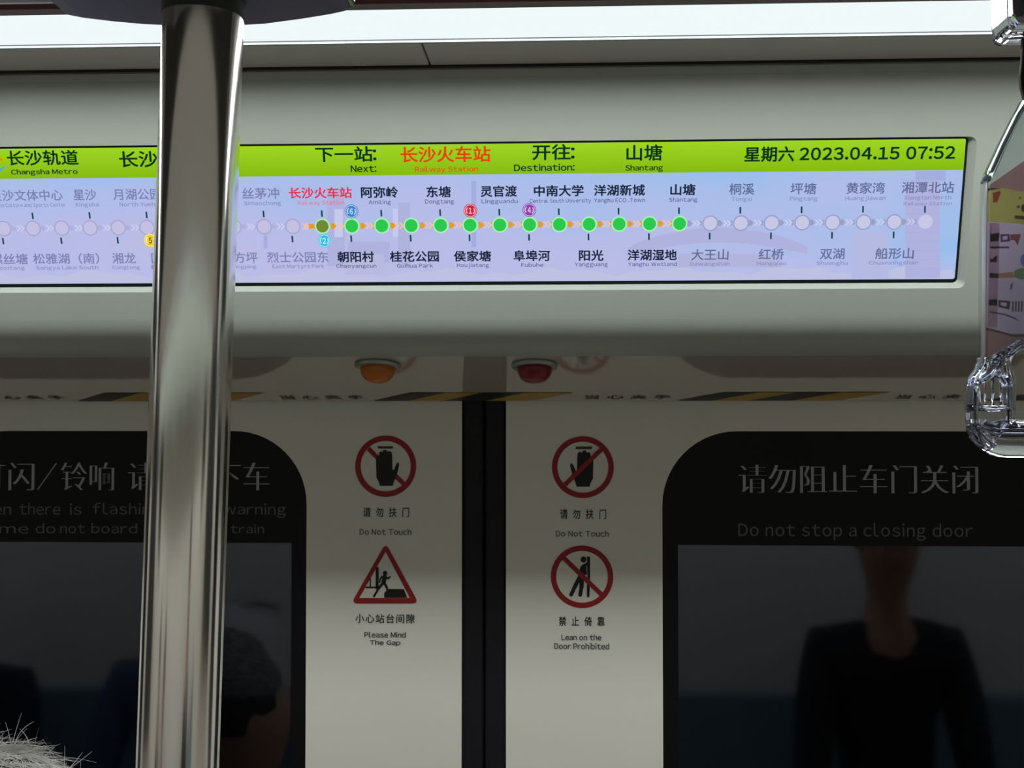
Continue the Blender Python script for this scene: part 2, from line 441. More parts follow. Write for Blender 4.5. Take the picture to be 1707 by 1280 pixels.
# ------------------------------------------------------------------ doors
def dmap(u, v, n): return Vector((u, YD - n, v))
def D(x, y): p = atY(x, y, YD); return (p.x, p.z)
def dx(x, y=980): return D(x, y)[0]
def dz(y, x=806): return D(x, y)[1]
ZTOP = SOE[1] + .045
gl, gr = dx(769.5), dx(843.5)
leaf_w = .70
winL_r, winR_l = dx(510.5), dx(1104.5)
wtop = dz(718.5)
band = dz(907)
R_ = (dx(1230) - dx(1104.5))
def door(name, x0, x1, wx0, wx1, seal_side):
    t = thing(name, ((x0+x1)/2, YD, 0), kind='structure')
    wz0 = .95
    hole = rrect(wx0, wz0, wx1, wtop, R_, 14)
    flat('leaf', [[(x0, .01), (x1, .01), (x1, ZTOP), (x0, ZTOP)], hole[::-1]], dmap, DOORP, t, thick=.03)
    # glass unit: black printed border with deep top band, clear pane below
    bw = .0155
    inner = rrect(wx0+bw, wz0+bw, wx1-bw, band, .02, 5, (0, 0, 1, 1))
    flat('window_border', [hole, inner[::-1]], dmap, FRIT, t, thick=.004, eps=-.0012)
    flat('window_pane', [inner], dmap, PANE, t, thick=.004, eps=-.0014)
    g = rrect(wx0-.0005, wz0-.0005, wx1+.0005, wtop+.0005, R_, 14)
    # rubber seal on the meeting edge
    if seal_side > 0: a, b = x1, (gl+gr)/2 - .0006
    else: a, b = (gl+gr)/2 + .0006, x0
    sl = box('edge_seal', (a, YD+.003, .012), (b, YD+.028, ZTOP), RUBBER, t); bevel(sl, .004, 3)
    return t
dL = door('door_1', gl-leaf_w, gl, winL_r-.385, winL_r, 1)
dR = door('door_2', gr, gr+leaf_w, winR_l, winR_l+.385, -1)
# wall on both sides of the doorway
for nm, a, b, w0, w1 in (('wall_door_left', XL, gl-leaf_w-.002, gl-leaf_w-1.75, gl-leaf_w-.35), ('wall_door_right', gr+leaf_w+.002, XR, gr+leaf_w+.35, gr+leaf_w+1.75)):
    wd_ = thing(nm, ((a+b)/2, YD, 0), kind='structure')
    hw = rrect(w0, .95, w1, 1.70, .09)
    flat('wall_panel', [[(a, 0), (b, 0), (b, ZTOP+.03), (a, ZTOP+.03)], hw[::-1]], lambda u, v, n: dmap(u, v, n+.004), WALLP, wd_, thick=.05)
    flat('window_pane', [hw], dmap, PANE, wd_, thick=.006, eps=-.004)
    flat('window_gasket', [hw, rrect(w0+.03, .98, w1-.03, 1.67, .07)[::-1]], dmap, RUBBER, wd_, thick=.01, eps=.003)
tag(box('door_1_guide', (XL, YD-.001, ZTOP), (XR, YD+.06, ZTOP+.04), DARKJ), kind='structure').name = 'trim_3'

# signs on the door leaves -------------------------------------------------
def zoomer(ox, oy, k): return lambda x, y: D(ox + x/k, oy + y/k)
SE = .0005
def sign(name, cx, cy, label):
    p = D(cx, cy); t = thing(name, (p[0], YD, p[1]), label, 'sign'); return t
def Zl(z, pts): return [z(*p) for p in pts]
def lettering(t, s, x0, x1, y0, y1, m=INK, style='b', name='caption', gap=.10, cell=1.0):
    cy = (y0+y1)/2
    return text(name, s, dx(x0, cy), dx(x1, cy), dz(y0, (x0+x1)/2), dz(y1, (x0+x1)/2), dmap, m, t, style, SE, gap, cell)
def disc_ring(t, cx, cy, r, th, z0=SE):
    c = D(cx, cy); k = abs(D(cx+1, cy)[0]-c[0])
    return flat('red_ring', [circ(c[0], c[1], r*k, n=64), circ(c[0], c[1], (r-th)*k, n=64)[::-1]], dmap, RED, t, eps=z0)

zA = zoomer(560, 700, 6.09)
def hand_shapes(z, mirror=None):
    f = (lambda x: x) if mirror is None else (lambda x: mirror - x)
    def P(l): return [z(f(x), y) for x, y in l]
    palm = [(408,400),(412,372),(424,360),(436,372),(438,336),(448,322),(462,318),(474,330),(478,312),(492,302),(508,303),(520,314),(524,326),(536,316),(554,318),(568,332),(572,370),(574,500),(588,512),(604,470),(618,440),(630,430),(642,438),(642,460),(634,500),(620,548),(606,590),(590,625),(578,668),(446,668),(436,630),(412,585)]
    lines = [[(448,420),(452,345)], [(486,420),(486,330)], [(522,420),(524,338)]]
    return P(palm), [P([(x-2, a), (x+2, a), (x+2, b), (x-2, b)]) for x, a, b in ((440, 345, 430), (477, 330, 430), (523, 330, 430))]
def no_touch(cx, cy, z, mirror, label, r, slash, cap, lat, barr):
    t = sign('prohibition_sign', cx, cy, label)
    disc_ring(t, cx, cy, r, 9)
    flat('red_slash', [bar(z(*slash[0]), z(*slash[1]), abs(z(46, 0)[0]-z(0, 0)[0]))], dmap, RED, t, eps=SE*.8 if mirror is None else SE*1.8)
    palm, ln = hand_shapes(z, mirror)
    flat('hand_pictogram', [palm], dmap, BLACK, t, eps=SE*1.3)
    flat('bar_pictogram', [Zl(z, [(barr[0], barr[2]), (barr[1], barr[2]), (barr[1], barr[3]), (barr[0], barr[3])])], dmap, INK, t, eps=SE)
    lettering(t, '请勿扶门', *cap, style='b', cell=1.62)
    lettering(t, 'Do Not Touch', *lat, m=mat('pale_green_ink', (84, 96, 88), .55), style='b', gap=.12)
    return t
no_touch(643, 777, zA, None, 'round red no touching sign on left door, slash falling to the right', 50.8, ((330, 290), (690, 650)),
         (605.5, 682, 845.5, 862), (599.5, 686, 881, 891.5), (425, 580, 266, 290))
zB = zoomer(890, 700, 6.09)
no_touch(971.6, 778.6, lambda x, y: zB(x, y+8), 1012, 'round red no touching sign on right door, slash rising to the right', 51.5, ((315, 650), (700, 275)),
         (933.5, 1010.5, 848.5, 865), (926.5, 1015, 884, 894.5), (425, 590, 262, 288))
# platform gap warning triangle
zC = zoomer(560, 890, 6.09)
t = sign('warning_sign', 643, 965, 'triangular red mind the platform gap sign on left door')
def round_tri(a, b, c, r, n=6):
    P = [Vector(p) for p in (a, b, c)]; out = []
    for i in range(3):
        p, pr, nx = P[i], P[i-1], P[(i+1) % 3]
        u1 = (pr-p).normalized(); u2 = (nx-p).normalized(); s, e = p+u1*r, p+u2*r
        for k in range(n+1):
            tt = k/n; out.append(tuple((1-tt)**2*s + 2*tt*(1-tt)*p + tt*tt*e))
    return out
tri_o = round_tri(zC(506, 90), zC(155, 705), zC(843, 705), .007)
tri_i = round_tri(zC(505, 180), zC(236, 650), zC(752, 650), .001)
flat('red_triangle', [tri_o, tri_i[::-1]], dmap, RED, t, eps=SE)
u_ = abs(zC(1, 0)[0]-zC(0, 0)[0])
shapes = []
def zs(a, b, wd): shapes.append(([stroke(zC(*a), zC(*b), wd*u_)], 0, random.random()*4e-5))
shapes.append(([circ(*zC(500, 396), 22*u_, n=20)], 0, 0))
zs((496, 430), (484, 495), 44); zs((512, 445), (532, 450), 20); zs((532, 452), (550, 433), 16); zs((470, 432), (448, 460), 18); zs((448, 460), (444, 490), 15)
zs((478, 500), (436, 548), 26); zs((436, 548), (388, 632), 22); zs((492, 498), (516, 540), 26); zs((516, 540), (528, 580), 22)
for r4 in ((404, 434, 335, 560), (300, 430, 533, 550), (343, 356, 450, 545)):
    shapes.append(([Zl(zC, [(r4[0], r4[2]), (r4[1], r4[2]), (r4[1], r4[3]), (r4[0], r4[3])])], 0, 1e-5))
shapes.append(([Zl(zC, [(490, 600), (528, 558), (690, 558), (724, 646), (490, 646)])], 0, 2e-5))
multi('person_and_gap_pictogram', shapes, dmap, [BLACK], t, eps=SE*.9)
lettering(t, '小心站台间隙', 592.5, 691.5, 1023, 1038.5, style='b', cell=1.1)
lettering(t, 'Please Mind', 607.5, 676.5, 1053, 1062.5)
lettering(t, 'The Gap', 616.7, 667.6, 1066.5, 1077)
# no leaning
zD = zoomer(890, 890, 6.09)
t = sign('prohibition_sign', 970, 961, 'round red no leaning sign on right door below the hand sign')
disc_ring(t, 970.2, 961.2, 52, 9)
shapes = [([circ(*zD(503, 258), 30*u_, n=24)], 0, 0)]
def zs(a, b, wd): shapes.append(([stroke(zD(*a), zD(*b), wd*u_)], 0, random.random()*4e-5))
shapes.append(([Zl(zD, [(538, 230), (570, 230), (570, 440), (566, 560), (563, 635), (550, 645), (538, 635), (538, 520), (545, 440)])], 0, 1e-5))
zs((505, 340), (478, 430), 62); zs((520, 315), (545, 300), 30); zs((470, 430), (418, 530), 42); zs((418, 530), (378, 616), 38)
zs((488, 440), (482, 540), 44); zs((482, 540), (470, 618), 38); zs((510, 320), (525, 400), 30)
multi('leaning_person_pictogram', shapes, dmap, [BLACK], t, eps=SE*.9)
flat('red_slash', [bar(zD(300, 240), zD(690, 618), 46*u_)], dmap, RED, t, eps=SE*1.4)
lettering(t, '禁止倚靠', 931.5, 1008, 1027.5, 1043.5, cell=1.62)
lettering(t, 'Lean on the', 936, 1002.5, 1057, 1067)
lettering(t, 'Door Prohibited', 924, 1015.5, 1071.5, 1082)

# lettering on the black window bands
t = sign('window_notice', 190, 830, 'grey boarding notice in two languages on left door window')
EW = -.0006
def wl(s, x0, x1, y0, y1, m=LETTER, style='s', name='notice_line', gap=.10):
    cy = (y0+y1)/2
    return text(name, s, dx(x0, cy), dx(x1, cy), dz(y0, (x0+x1)/2), dz(y1, (x0+x1)/2), dmap, m, t, style, EW, gap)
wl('灯闪', -38, 57, 771, 817); wl('/', 62, 94, 771, 817, style='n'); wl('铃响', 101, 190, 771, 817); wl('请勿上下车', 213, 449, 771, 817)
LW = 'l'
for s, a, b in (('When', -54, 18), ('there', 32, 100), ('is', 116, 136), ('flashing', 154, 268), ('or', 300, 340), ('warning', 372, 476)):
    top = 838 if any(c in 'WthflkdbI' for c in s) else 845
    if s == 'is': top = 839
    if s == 'warning': top = 839
    bot = 863 if 'g' in s else 858
    wl(s, a, b, top, bot, LETTER2, 'n', gap=.12)
for s, a, b in (('chime', -50, 47), ('do', 59, 92), ('not', 100, 141), ('board', 152, 228), ('the', 268, 318), ('train', 384, 440)):
    wl(s, a, b, 872 if s not in ('not', 'train') else 874, 889, LETTER2, 'n', gap=.12)
t = sign('window_notice', 1430, 830, 'grey do not stop a closing door notice on right door window')
wl('请勿阻止车门关闭', 1231, 1631, 775, 822)
wl('Do not stop a closing door', 1231, 1622, 872, 901, LETTER2, 'n', gap=.14)

# ------------------------------------------------------------------ hazard sticker strip on the rear of the soffit
SD = (Vector((0, SOE[0], SOE[1])) - Vector((0, *B2))); SLEN = SD.length; SD.normalize()
SN = Vector((0, SD.z, -SD.y)).normalized()
if SN.z > 0: SN = -SN
SO = Vector((0, *B2))
def smap(u, v, n): return SO + UX*u + SD*v + SN*n       # v runs from the front to the door
def S_uv(x, y):
    d = ray(x, y); tt = (SO-EYE).dot(SN)/d.dot(SN); p = EYE + d*tt - SO; return p.dot(UX), p.dot(SD)
def sx(x): return S_uv(x, 661)[0]
v0, v1 = SLEN-.038, SLEN-.001
slope_sh = sx(690) - sx(620)
per = sx(1130) - sx(618)
for k in range(-2, 3):
    base = sx(618) + k*per
    st = thing('hazard_sticker', tuple(smap(base + per/2, (v0+v1)/2, 0)),
               ('black and yellow hazard sticker under the header, ' + {-2: 'far left end out past the pole', -1: 'left of and behind the steel pole', 0: 'over the gap between the doors', 1: 'right of the red warning lamp', 2: 'far right behind the hanging handle'}[k]), 'sticker', 'hazard stickers along the header underside')
    def para(a, b): return [(a, v1), (b, v1), (b+slope_sh, v0), (a+slope_sh, v0)]
    ku = per/512
    flat('black_stripe', [para(base, base+58*ku)], smap, HAZK, st, eps=.0004)
    flat('yellow_stripe', [para(base+58*ku, base+118*ku)], smap, HAZY, st, eps=.0004)
    flat('black_stripe', [para(base+118*ku, base+190*ku)], smap, HAZK, st, eps=.0004)
    flat('yellow_stripe', [para(base+190*ku, base+270*ku)], smap, HAZY, st, eps=.0004)
    text('caption', '当心夹手', base+358*ku, base+500*ku, v0+.012, v1-.008, smap, HAZK, st, 'b', .0005, cell=1.3)

# ------------------------------------------------------------------ warning lamps
def warn(px, py, m, label):
    u, v = S_uv(px, py); base = smap(u, v, 0)
    t = thing('warning_lamp', tuple(base), label, 'lamp')
    r = .0204
    lathe('flange', [(r*.96, -.0002), (r, .0008), (r, .0022), (r*.93, .0036), (r*.80, .0040)], base, SN, CHROME, t, 48)
    prof = [(r*.76, .0034)]
    for i in range(1, 11):
        a = math.pi/2*i/10; prof.append((max(r*.76*math.cos(a)**.75, .0003), .0034 + .0135*math.sin(a)))
    lathe('dome', prof, base, SN, m, t, 40)
    return t
warn(630, 607, AMBER, 'amber dome warning lamp under the header, left of door gap')
warn(891.5, 607, REDL, 'red dome warning lamp under the header, right of door gap')

# ------------------------------------------------------------------ route screen
def E_(name, c, s=1.0): return emit(name, c, s)
def screen_bg():
    m = bpy.data.materials.new('screen_sky_picture'); m.use_nodes = True
    nt = m.node_tree; nt.nodes.clear(); N = nt.nodes.new; L = nt.links.new
    o = N('ShaderNodeOutputMaterial'); e = N('ShaderNodeEmission'); tc = N('ShaderNodeTexCoord')
    mp = N('ShaderNodeMapping'); mp.inputs['Scale'].default_value = (2.4, 6, 6); L(tc.outputs['Object'], mp.inputs['Vector'])
    n = N('ShaderNodeTexNoise'); n.inputs['Scale'].default_value = 1.6; n.inputs['Detail'].default_value = 4; L(mp.outputs[0], n.inputs['Vector'])
    sp = N('ShaderNodeSeparateXYZ'); L(tc.outputs['Object'], sp.inputs[0])
    mr = N('ShaderNodeMapRange'); mr.inputs['From Min'].default_value = zlo; mr.inputs['From Max'].default_value = zhi; L(sp.outputs['Z'], mr.inputs['Value'])
    ad = N('ShaderNodeMath'); ad.operation = 'MULTIPLY_ADD'; ad.inputs[1].default_value = .55; L(mr.outputs[0], ad.inputs[0])
    sc = N('ShaderNodeMath'); sc.operation = 'MULTIPLY_ADD'; sc.inputs[1].default_value = 1.9; sc.inputs[2].default_value = -.65; L(n.outputs['Fac'], sc.inputs[0])
    L(sc.outputs[0], ad.inputs[2])
    r = N('ShaderNodeValToRGB'); el = r.color_ramp.elements
    el[0].position = 0; el[0].color = (*s2l((190, 188, 226)), 1)
    el[1].position = 1; el[1].color = (*s2l((150, 190, 236)), 1)
    a = el.new(.45); a.color = (*s2l((182, 188, 232)), 1)
    L(ad.outputs[0], r.inputs['Fac']); L(r.outputs[0], e.inputs[0]); L(e.outputs[0], o.inputs[0]); return m
zlo, zhi = fmap(0, SV0, 0).z - T0[1], fmap(0, SV1, 0).z - T0[1]
scr = thing('route_screen', tuple(fmap((SU0+SU1)/2, SV0, -RECESS)), 'long route screen with green heading band set into the header over doors', 'screen')
zlo, zhi = fmap(0, SV0, 0).z - OFF[scr.name].z, fmap(0, SV1, 0).z - OFF[scr.name].z
def pm(u, v, n): return fmap(u, v, n - RECESS + .0012)
gb = fv(288.8, RECESS)
flat('display_border', [rrect(SU0-.0012, SV0-.0012, SU1+.0012, SV1+.0012, .004, 5)], pm, mat('screen_black_edge', (10, 26, 24), .3), scr, thick=.003, eps=-.0004)
flat('display_panel', [rrect(SU0+.0006, fv(467.8, RECESS), SU1-.0008, SV1-.0008, .0018, 4)], pm, screen_bg(), scr)
def green_mat():
    m = emit('heading_green', (146, 200, 26), 1.0); nt = m.node_tree
    tc = nt.nodes.new('ShaderNodeTexCoord'); sp = nt.nodes.new('ShaderNodeSeparateXYZ'); mr = nt.nodes.new('ShaderNodeMapRange'); r = nt.nodes.new('ShaderNodeValToRGB')
    mr.inputs['From Min'].default_value = fmap(0, gb, 0).z - OFF[scr.name].z; mr.inputs['From Max'].default_value = zhi
    r.color_ramp.elements[0].color = (*s2l((132, 186, 14)), 1); r.color_ramp.elements[1].color = (*s2l((158, 212, 36)), 1)
    nt.links.new(tc.outputs['Object'], sp.inputs[0]); nt.links.new(sp.outputs['Z'], mr.inputs['Value']); nt.links.new(mr.outputs[0], r.inputs['Fac'])
    nt.links.new(r.outputs[0], nt.nodes['Emission'].inputs[0]); return m
flat('heading_band', [rrect(SU0+.0006, gb, SU1-.0008, SV1-.0008, .0012, 3, (1, 1, 0, 0))], pm, green_mat(), scr, eps=.0002)
# faint city picture behind the map
PRA, PRB, PRC = E_('picture_mauve', (175, 178, 221)), E_('picture_pale', (198, 202, 238)), E_('picture_blue', (164, 174, 222))
def su(x, y=420): return F_uv(x, y, RECESS)[0]
def SB(x, y):                               # screen point; y is read at x = 980
    return (su(x, y), fv(y, RECESS))
def srect(x0, y0, x1, y1): return [SB(x0, y1), SB(x1, y1), SB(x1, y0), SB(x0, y0)]
PE = .0003
arc = [SB(1045 + 300*i/24, 415 - 34*math.sin(math.pi*i/24)**.7) for i in range(25)] + [SB(1345 - 300*i/24, 425 - 20*math.sin(math.pi*i/24)) for i in range(25)]
flat('stadium_picture', [arc], pm, PRA, scr, eps=PE)
flat('stadium_picture', [srect(1130, 424, 1300, 446)], pm, E_('picture_base', (178, 180, 220)), scr, eps=PE)
flat('tower_picture', [srect(1508, 305, 1566, 466)], pm, PRA, scr, eps=PE)
flat('tower_picture', [srect(1525, 290, 1575, 306)], pm, PRC, scr, eps=PE)
for i in range(9): flat('tower_floor_line', [srect(1510, 330+15*i, 1564, 331+15*i)], pm, PRC, scr, eps=PE*1.4)
flat('tower_picture', [srect(1418, 388, 1480, 466)], pm, E_('picture_soft', (180, 186, 226)), scr, eps=PE)
for a, b, c, d, mm in ((546, 310, 575, 440, PRA), (558, 345, 572, 392, PRB), (575, 420, 640, 455, E_('picture_b2', (184, 186, 224))), (655, 345, 674, 392, PRB), (664, 335, 684, 440, PRA), (580, 400, 650, 436, PRA), (786, 300, 794, 410, PRC), (440, 388, 446, 410, PRC)):
    flat('building_picture', [srect(a, b, c, d)], pm, mm, scr, eps=PE*.8 + random.random()*.00005)
hill = [SB(-90, 466)] + [SB(-90 + 1676*i/60, 452 - 5*math.sin(i*.9) - 4*math.sin(i*2.3+1)) for i in range(61)] + [SB(1588, 466)]
flat('treeline_picture', [hill], pm, E_('picture_trees', (190, 194, 226)), scr, eps=PE*.6)

TK, TG, TR = E_('screen_text_dark', (22, 36, 58)), E_('screen_text_grey', (122, 128, 176)), E_('screen_text_red', (226, 50, 84))
TGR = E_('screen_text_greyer', (96, 108, 150))
THK, THR = E_('heading_text_dark', (8, 52, 26)), E_('heading_text_red', (224, 66, 12))
TKL, TGL = E_('screen_latin_dark', (84, 92, 134)), E_('screen_latin_grey', (134, 138, 186))
TRL = E_('screen_latin_red', (226, 110, 140))
TICK = E_('tick_dark', (10, 66, 78))
GRN, HALO, OLV, ORG, PEACH = E_('station_green', (44, 200, 80)), E_('station_halo', (168, 244, 176)), E_('station_olive', (112, 140, 50)), E_('route_orange', (226, 156, 40)), E_('route_peach', (240, 196, 176))
GRY, GRYF, WHT = E_('station_grey_ring', (152, 158, 196)), E_('station_grey_fill', (198, 200, 230)), E_('route_white', (214, 216, 240))
LILR, LILF, LILB = E_('station_lilac_ring', (170, 164, 208)), E_('station_lilac_fill', (196, 192, 228)), E_('route_lilac', (176, 176, 222))
def st_text(name, s, x0, x1, y0, y1, m, style='b', gap=.10, cell=1.0):
    cy = (y0+y1)/2
    return text(name, s, su(x0, cy), su(x1, cy), fv(y0, RECESS), fv(y1, RECESS), pm, m, scr, style, .0006, gap, cell)
# heading (y values read at x = 980)
st_text('heading_text', '长沙轨道', 12, 131, 240.5, 266.5, THK, 'm')
st_text('heading_text', 'Changsha Metro', 19, 130, 272.5, 284, THK, 'h')
st_text('heading_text', '长沙地铁', 199, 330, 243.5, 271.5, THK, 'm')
st_text('heading_text', '下一站：', 526, 628, 239.5, 265.5, THK, 'm')
st_text('heading_text', 'Next：', 585, 628, 271.5, 283, THK, 'h')
st_text('heading_text', '长沙火车站', 668, 818, 241, 268, THR, 'm')
st_text('heading_text', 'Railway Station', 692, 797, 274.5, 286, THR, 'b')
st_text('heading_text', '开往：', 887, 958, 239.5, 266, THK, 'm')
st_text('heading_text', 'Destination：', 857, 958, 272, 284, THK, 'h')
st_text('heading_text', '山塘', 1044, 1104, 241.5, 268.5, THK, 'm')
st_text('heading_text', 'Shantang', 1042, 1105, 275, 287.5, THK, 'h')
st_text('heading_text', '星期六 2023.04.15 07:52', 1240, 1591, 247, 272.5, THK, 'h', gap=.13)
# emblem at the left end
TEAL, EOR, EWH = E_('emblem_teal', (96, 172, 176)), E_('emblem_orange', (226, 140, 30)), E_('emblem_white', (208, 226, 210))
ec = SB(-18, 262)
kk = abs(SB(1, 262)[0]-SB(0, 262)[0])
sw = [(ec[0]+(-26+i*52/12)*kk, ec[1]+(-6-17*math.sin(math.pi*i/12))*kk) for i in range(13)] + [(ec[0]+(26-i*52/12)*kk, ec[1]+(-4-8*math.sin(math.pi*i/12))*kk) for i in range(13)]
multi('emblem', [([sw], 0, 0), ([circ(ec[0]+2*kk, ec[1]+2*kk, 10*kk, n=24), circ(ec[0]+2*kk, ec[1]+2*kk, 6*kk, n=24)[::-1]], 2, 1e-4), ([bar((ec[0]+6*kk, ec[1]+14*kk), (ec[0]+23*kk, ec[1]+5*kk), 5*kk)], 1, 2e-4)], pm, [TEAL, EOR, EWH], scr, .0005)

stations = [(-41, 't', '广生', 'Guangsheng', 'p', 40), (7, 'b', '螺丝塘', 'Luositang', 'p', 62), (56, 't', '星沙文体中心', 'Xingsha Culture and Sports Center', 'p', 124), (104, 'b', '松雅湖（南）', 'Songya Lake South', 'p', 122),
 (151, 't', '星沙', 'Xingsha', 'p', 38), (198, 'b', '湘龙', 'Xianglong', 'p', 39), (246, 't', '月湖公园北', 'North Yuehu Park', 'p', 104), (294, 'b', '国防科大', 'NUDT', 'p', 82), (342, 't', '鸭子铺', 'Yazipu', 'p', 62),
 (391, 'b', '四方坪', 'Sifangping', 'p', 62), (441, 't', '丝茅冲', 'Simaochong', 'p', 62), (489, 'b', '烈士公园东', 'East Martyrs Park', 'p', 102), (538, 't', '长沙火车站', 'Railway Station', 'n', 105), (587, 'b', '朝阳村', 'Chaoyangcun', 'g', 61),
 (637, 't', '阿弥岭', 'Amiling', 'g', 62), (686, 'b', '桂花公园', 'Guihua Park', 'g', 82), (735, 't', '东塘', 'Dongtang', 'g', 41), (784, 'b', '侯家塘', 'Houjiatang', 'g', 62), (833.5, 't', '灵官渡', 'Lingguandu', 'g', 61),
 (883, 'b', '阜埠河', 'Fubuhe', 'g', 61), (932.5, 't', '中南大学', 'Central South University', 'g', 84), (982, 'b', '阳光', 'Yangguang', 'g', 41), (1032, 't', '洋湖新城', 'Yanghu ECO .Town', 'g', 86), (1082.5, 'b', '洋湖湿地', 'Yanghu Wetland', 'g', 83),
 (1132.5, 't', '山塘', 'Shantang', 'g', 42), (1183.5, 'b', '大王山', 'Dawangshan', 'y', 62), (1234.5, 't', '桐溪', 'Tongxi', 'y', 43), (1285.5, 'b', '红桥', 'Hongqiao', 'y', 42), (1336.5, 't', '坪塘', 'Pingtang', 'y', 43),
 (1387, 'b', '双湖', 'Shuanghu', 'y', 41), (1438.5, 't', '黄家湾', 'Huangjiawan', 'y', 64), (1489.5, 'b', '船形山', 'Chuanxingshan', 'y', 64), (1541.5, 't', '湘潭北站', 'Xiangtan North', 'y', 87)]
CJKX = {'长沙火车站': (482, 587), '阿弥岭': (602, 664), '丝茅冲': (404, 466), '星沙文体中心': (-16, 105), '星沙': (123, 161), '月湖公园北': (189, 290), '松雅湖（南）': (56, 166), '湘龙': (188, 227), '螺丝塘': (-15, 47), '烈士公园东': (446, 548), '朝阳村': (563, 624),
        '桂花公园': (650, 732), '四方坪': (371, 430), '侯家塘': (757, 819), '阜埠河': (856, 917), '阳光': (965, 1006), '洋湖湿地': (1046, 1128), '大王山': (1152, 1214), '红桥': (1264, 1306), '双湖': (1366, 1407), '船形山': (1458, 1522),
        '东塘': (711, 752), '灵官渡': (801, 862), '中南大学': (890, 973), '洋湖新城': (990, 1075), '山塘': (1117, 1159), '桐溪': (1215, 1257), '坪塘': (1317, 1360), '黄家湾': (1410, 1474), '湘潭北站': (1502, 1589)}
LATX = {'Railway Station': (497, 574), 'Amiling': (615, 652), 'Simaochong': (407, 469), 'Xingsha Culture and Sports Center': (-20, 110), 'Xingsha': (126, 165), 'North Yuehu Park': (200, 292), 'Songya Lake South': (61, 165), 'Xianglong': (187, 234), 'Luositang': (-12, 42), 'East Martyrs Park': (455, 541), 'Chaoyangcun': (561, 628),
        'Guihua Park': (662, 722), 'Sifangping': (376, 428), 'Houjiatang': (762, 815), 'Fubuhe': (869, 906), 'Yangguang': (958, 1013), 'Yanghu Wetland': (1047, 1128), 'Dawangshan': (1150, 1216), 'Hongqiao': (1261, 1310), 'Shuanghu': (1360, 1412), 'Chuanxingshan': (1447, 1529),
        'Dongtang': (709, 757), 'Lingguandu': (803, 863), 'Central South University': (883, 985), 'Yanghu ECO .Town': (990, 1075), 'Shantang': (1115, 1162), 'Tongxi': (1219, 1253), 'Pingtang': (1316, 1362), 'Huangjiawan': (1408, 1475), 'Xiangtan North': (1506, 1584)}
YC = 373.2
def px_(x): return abs(SB(x+1, YC)[0]-SB(x, YC)[0])
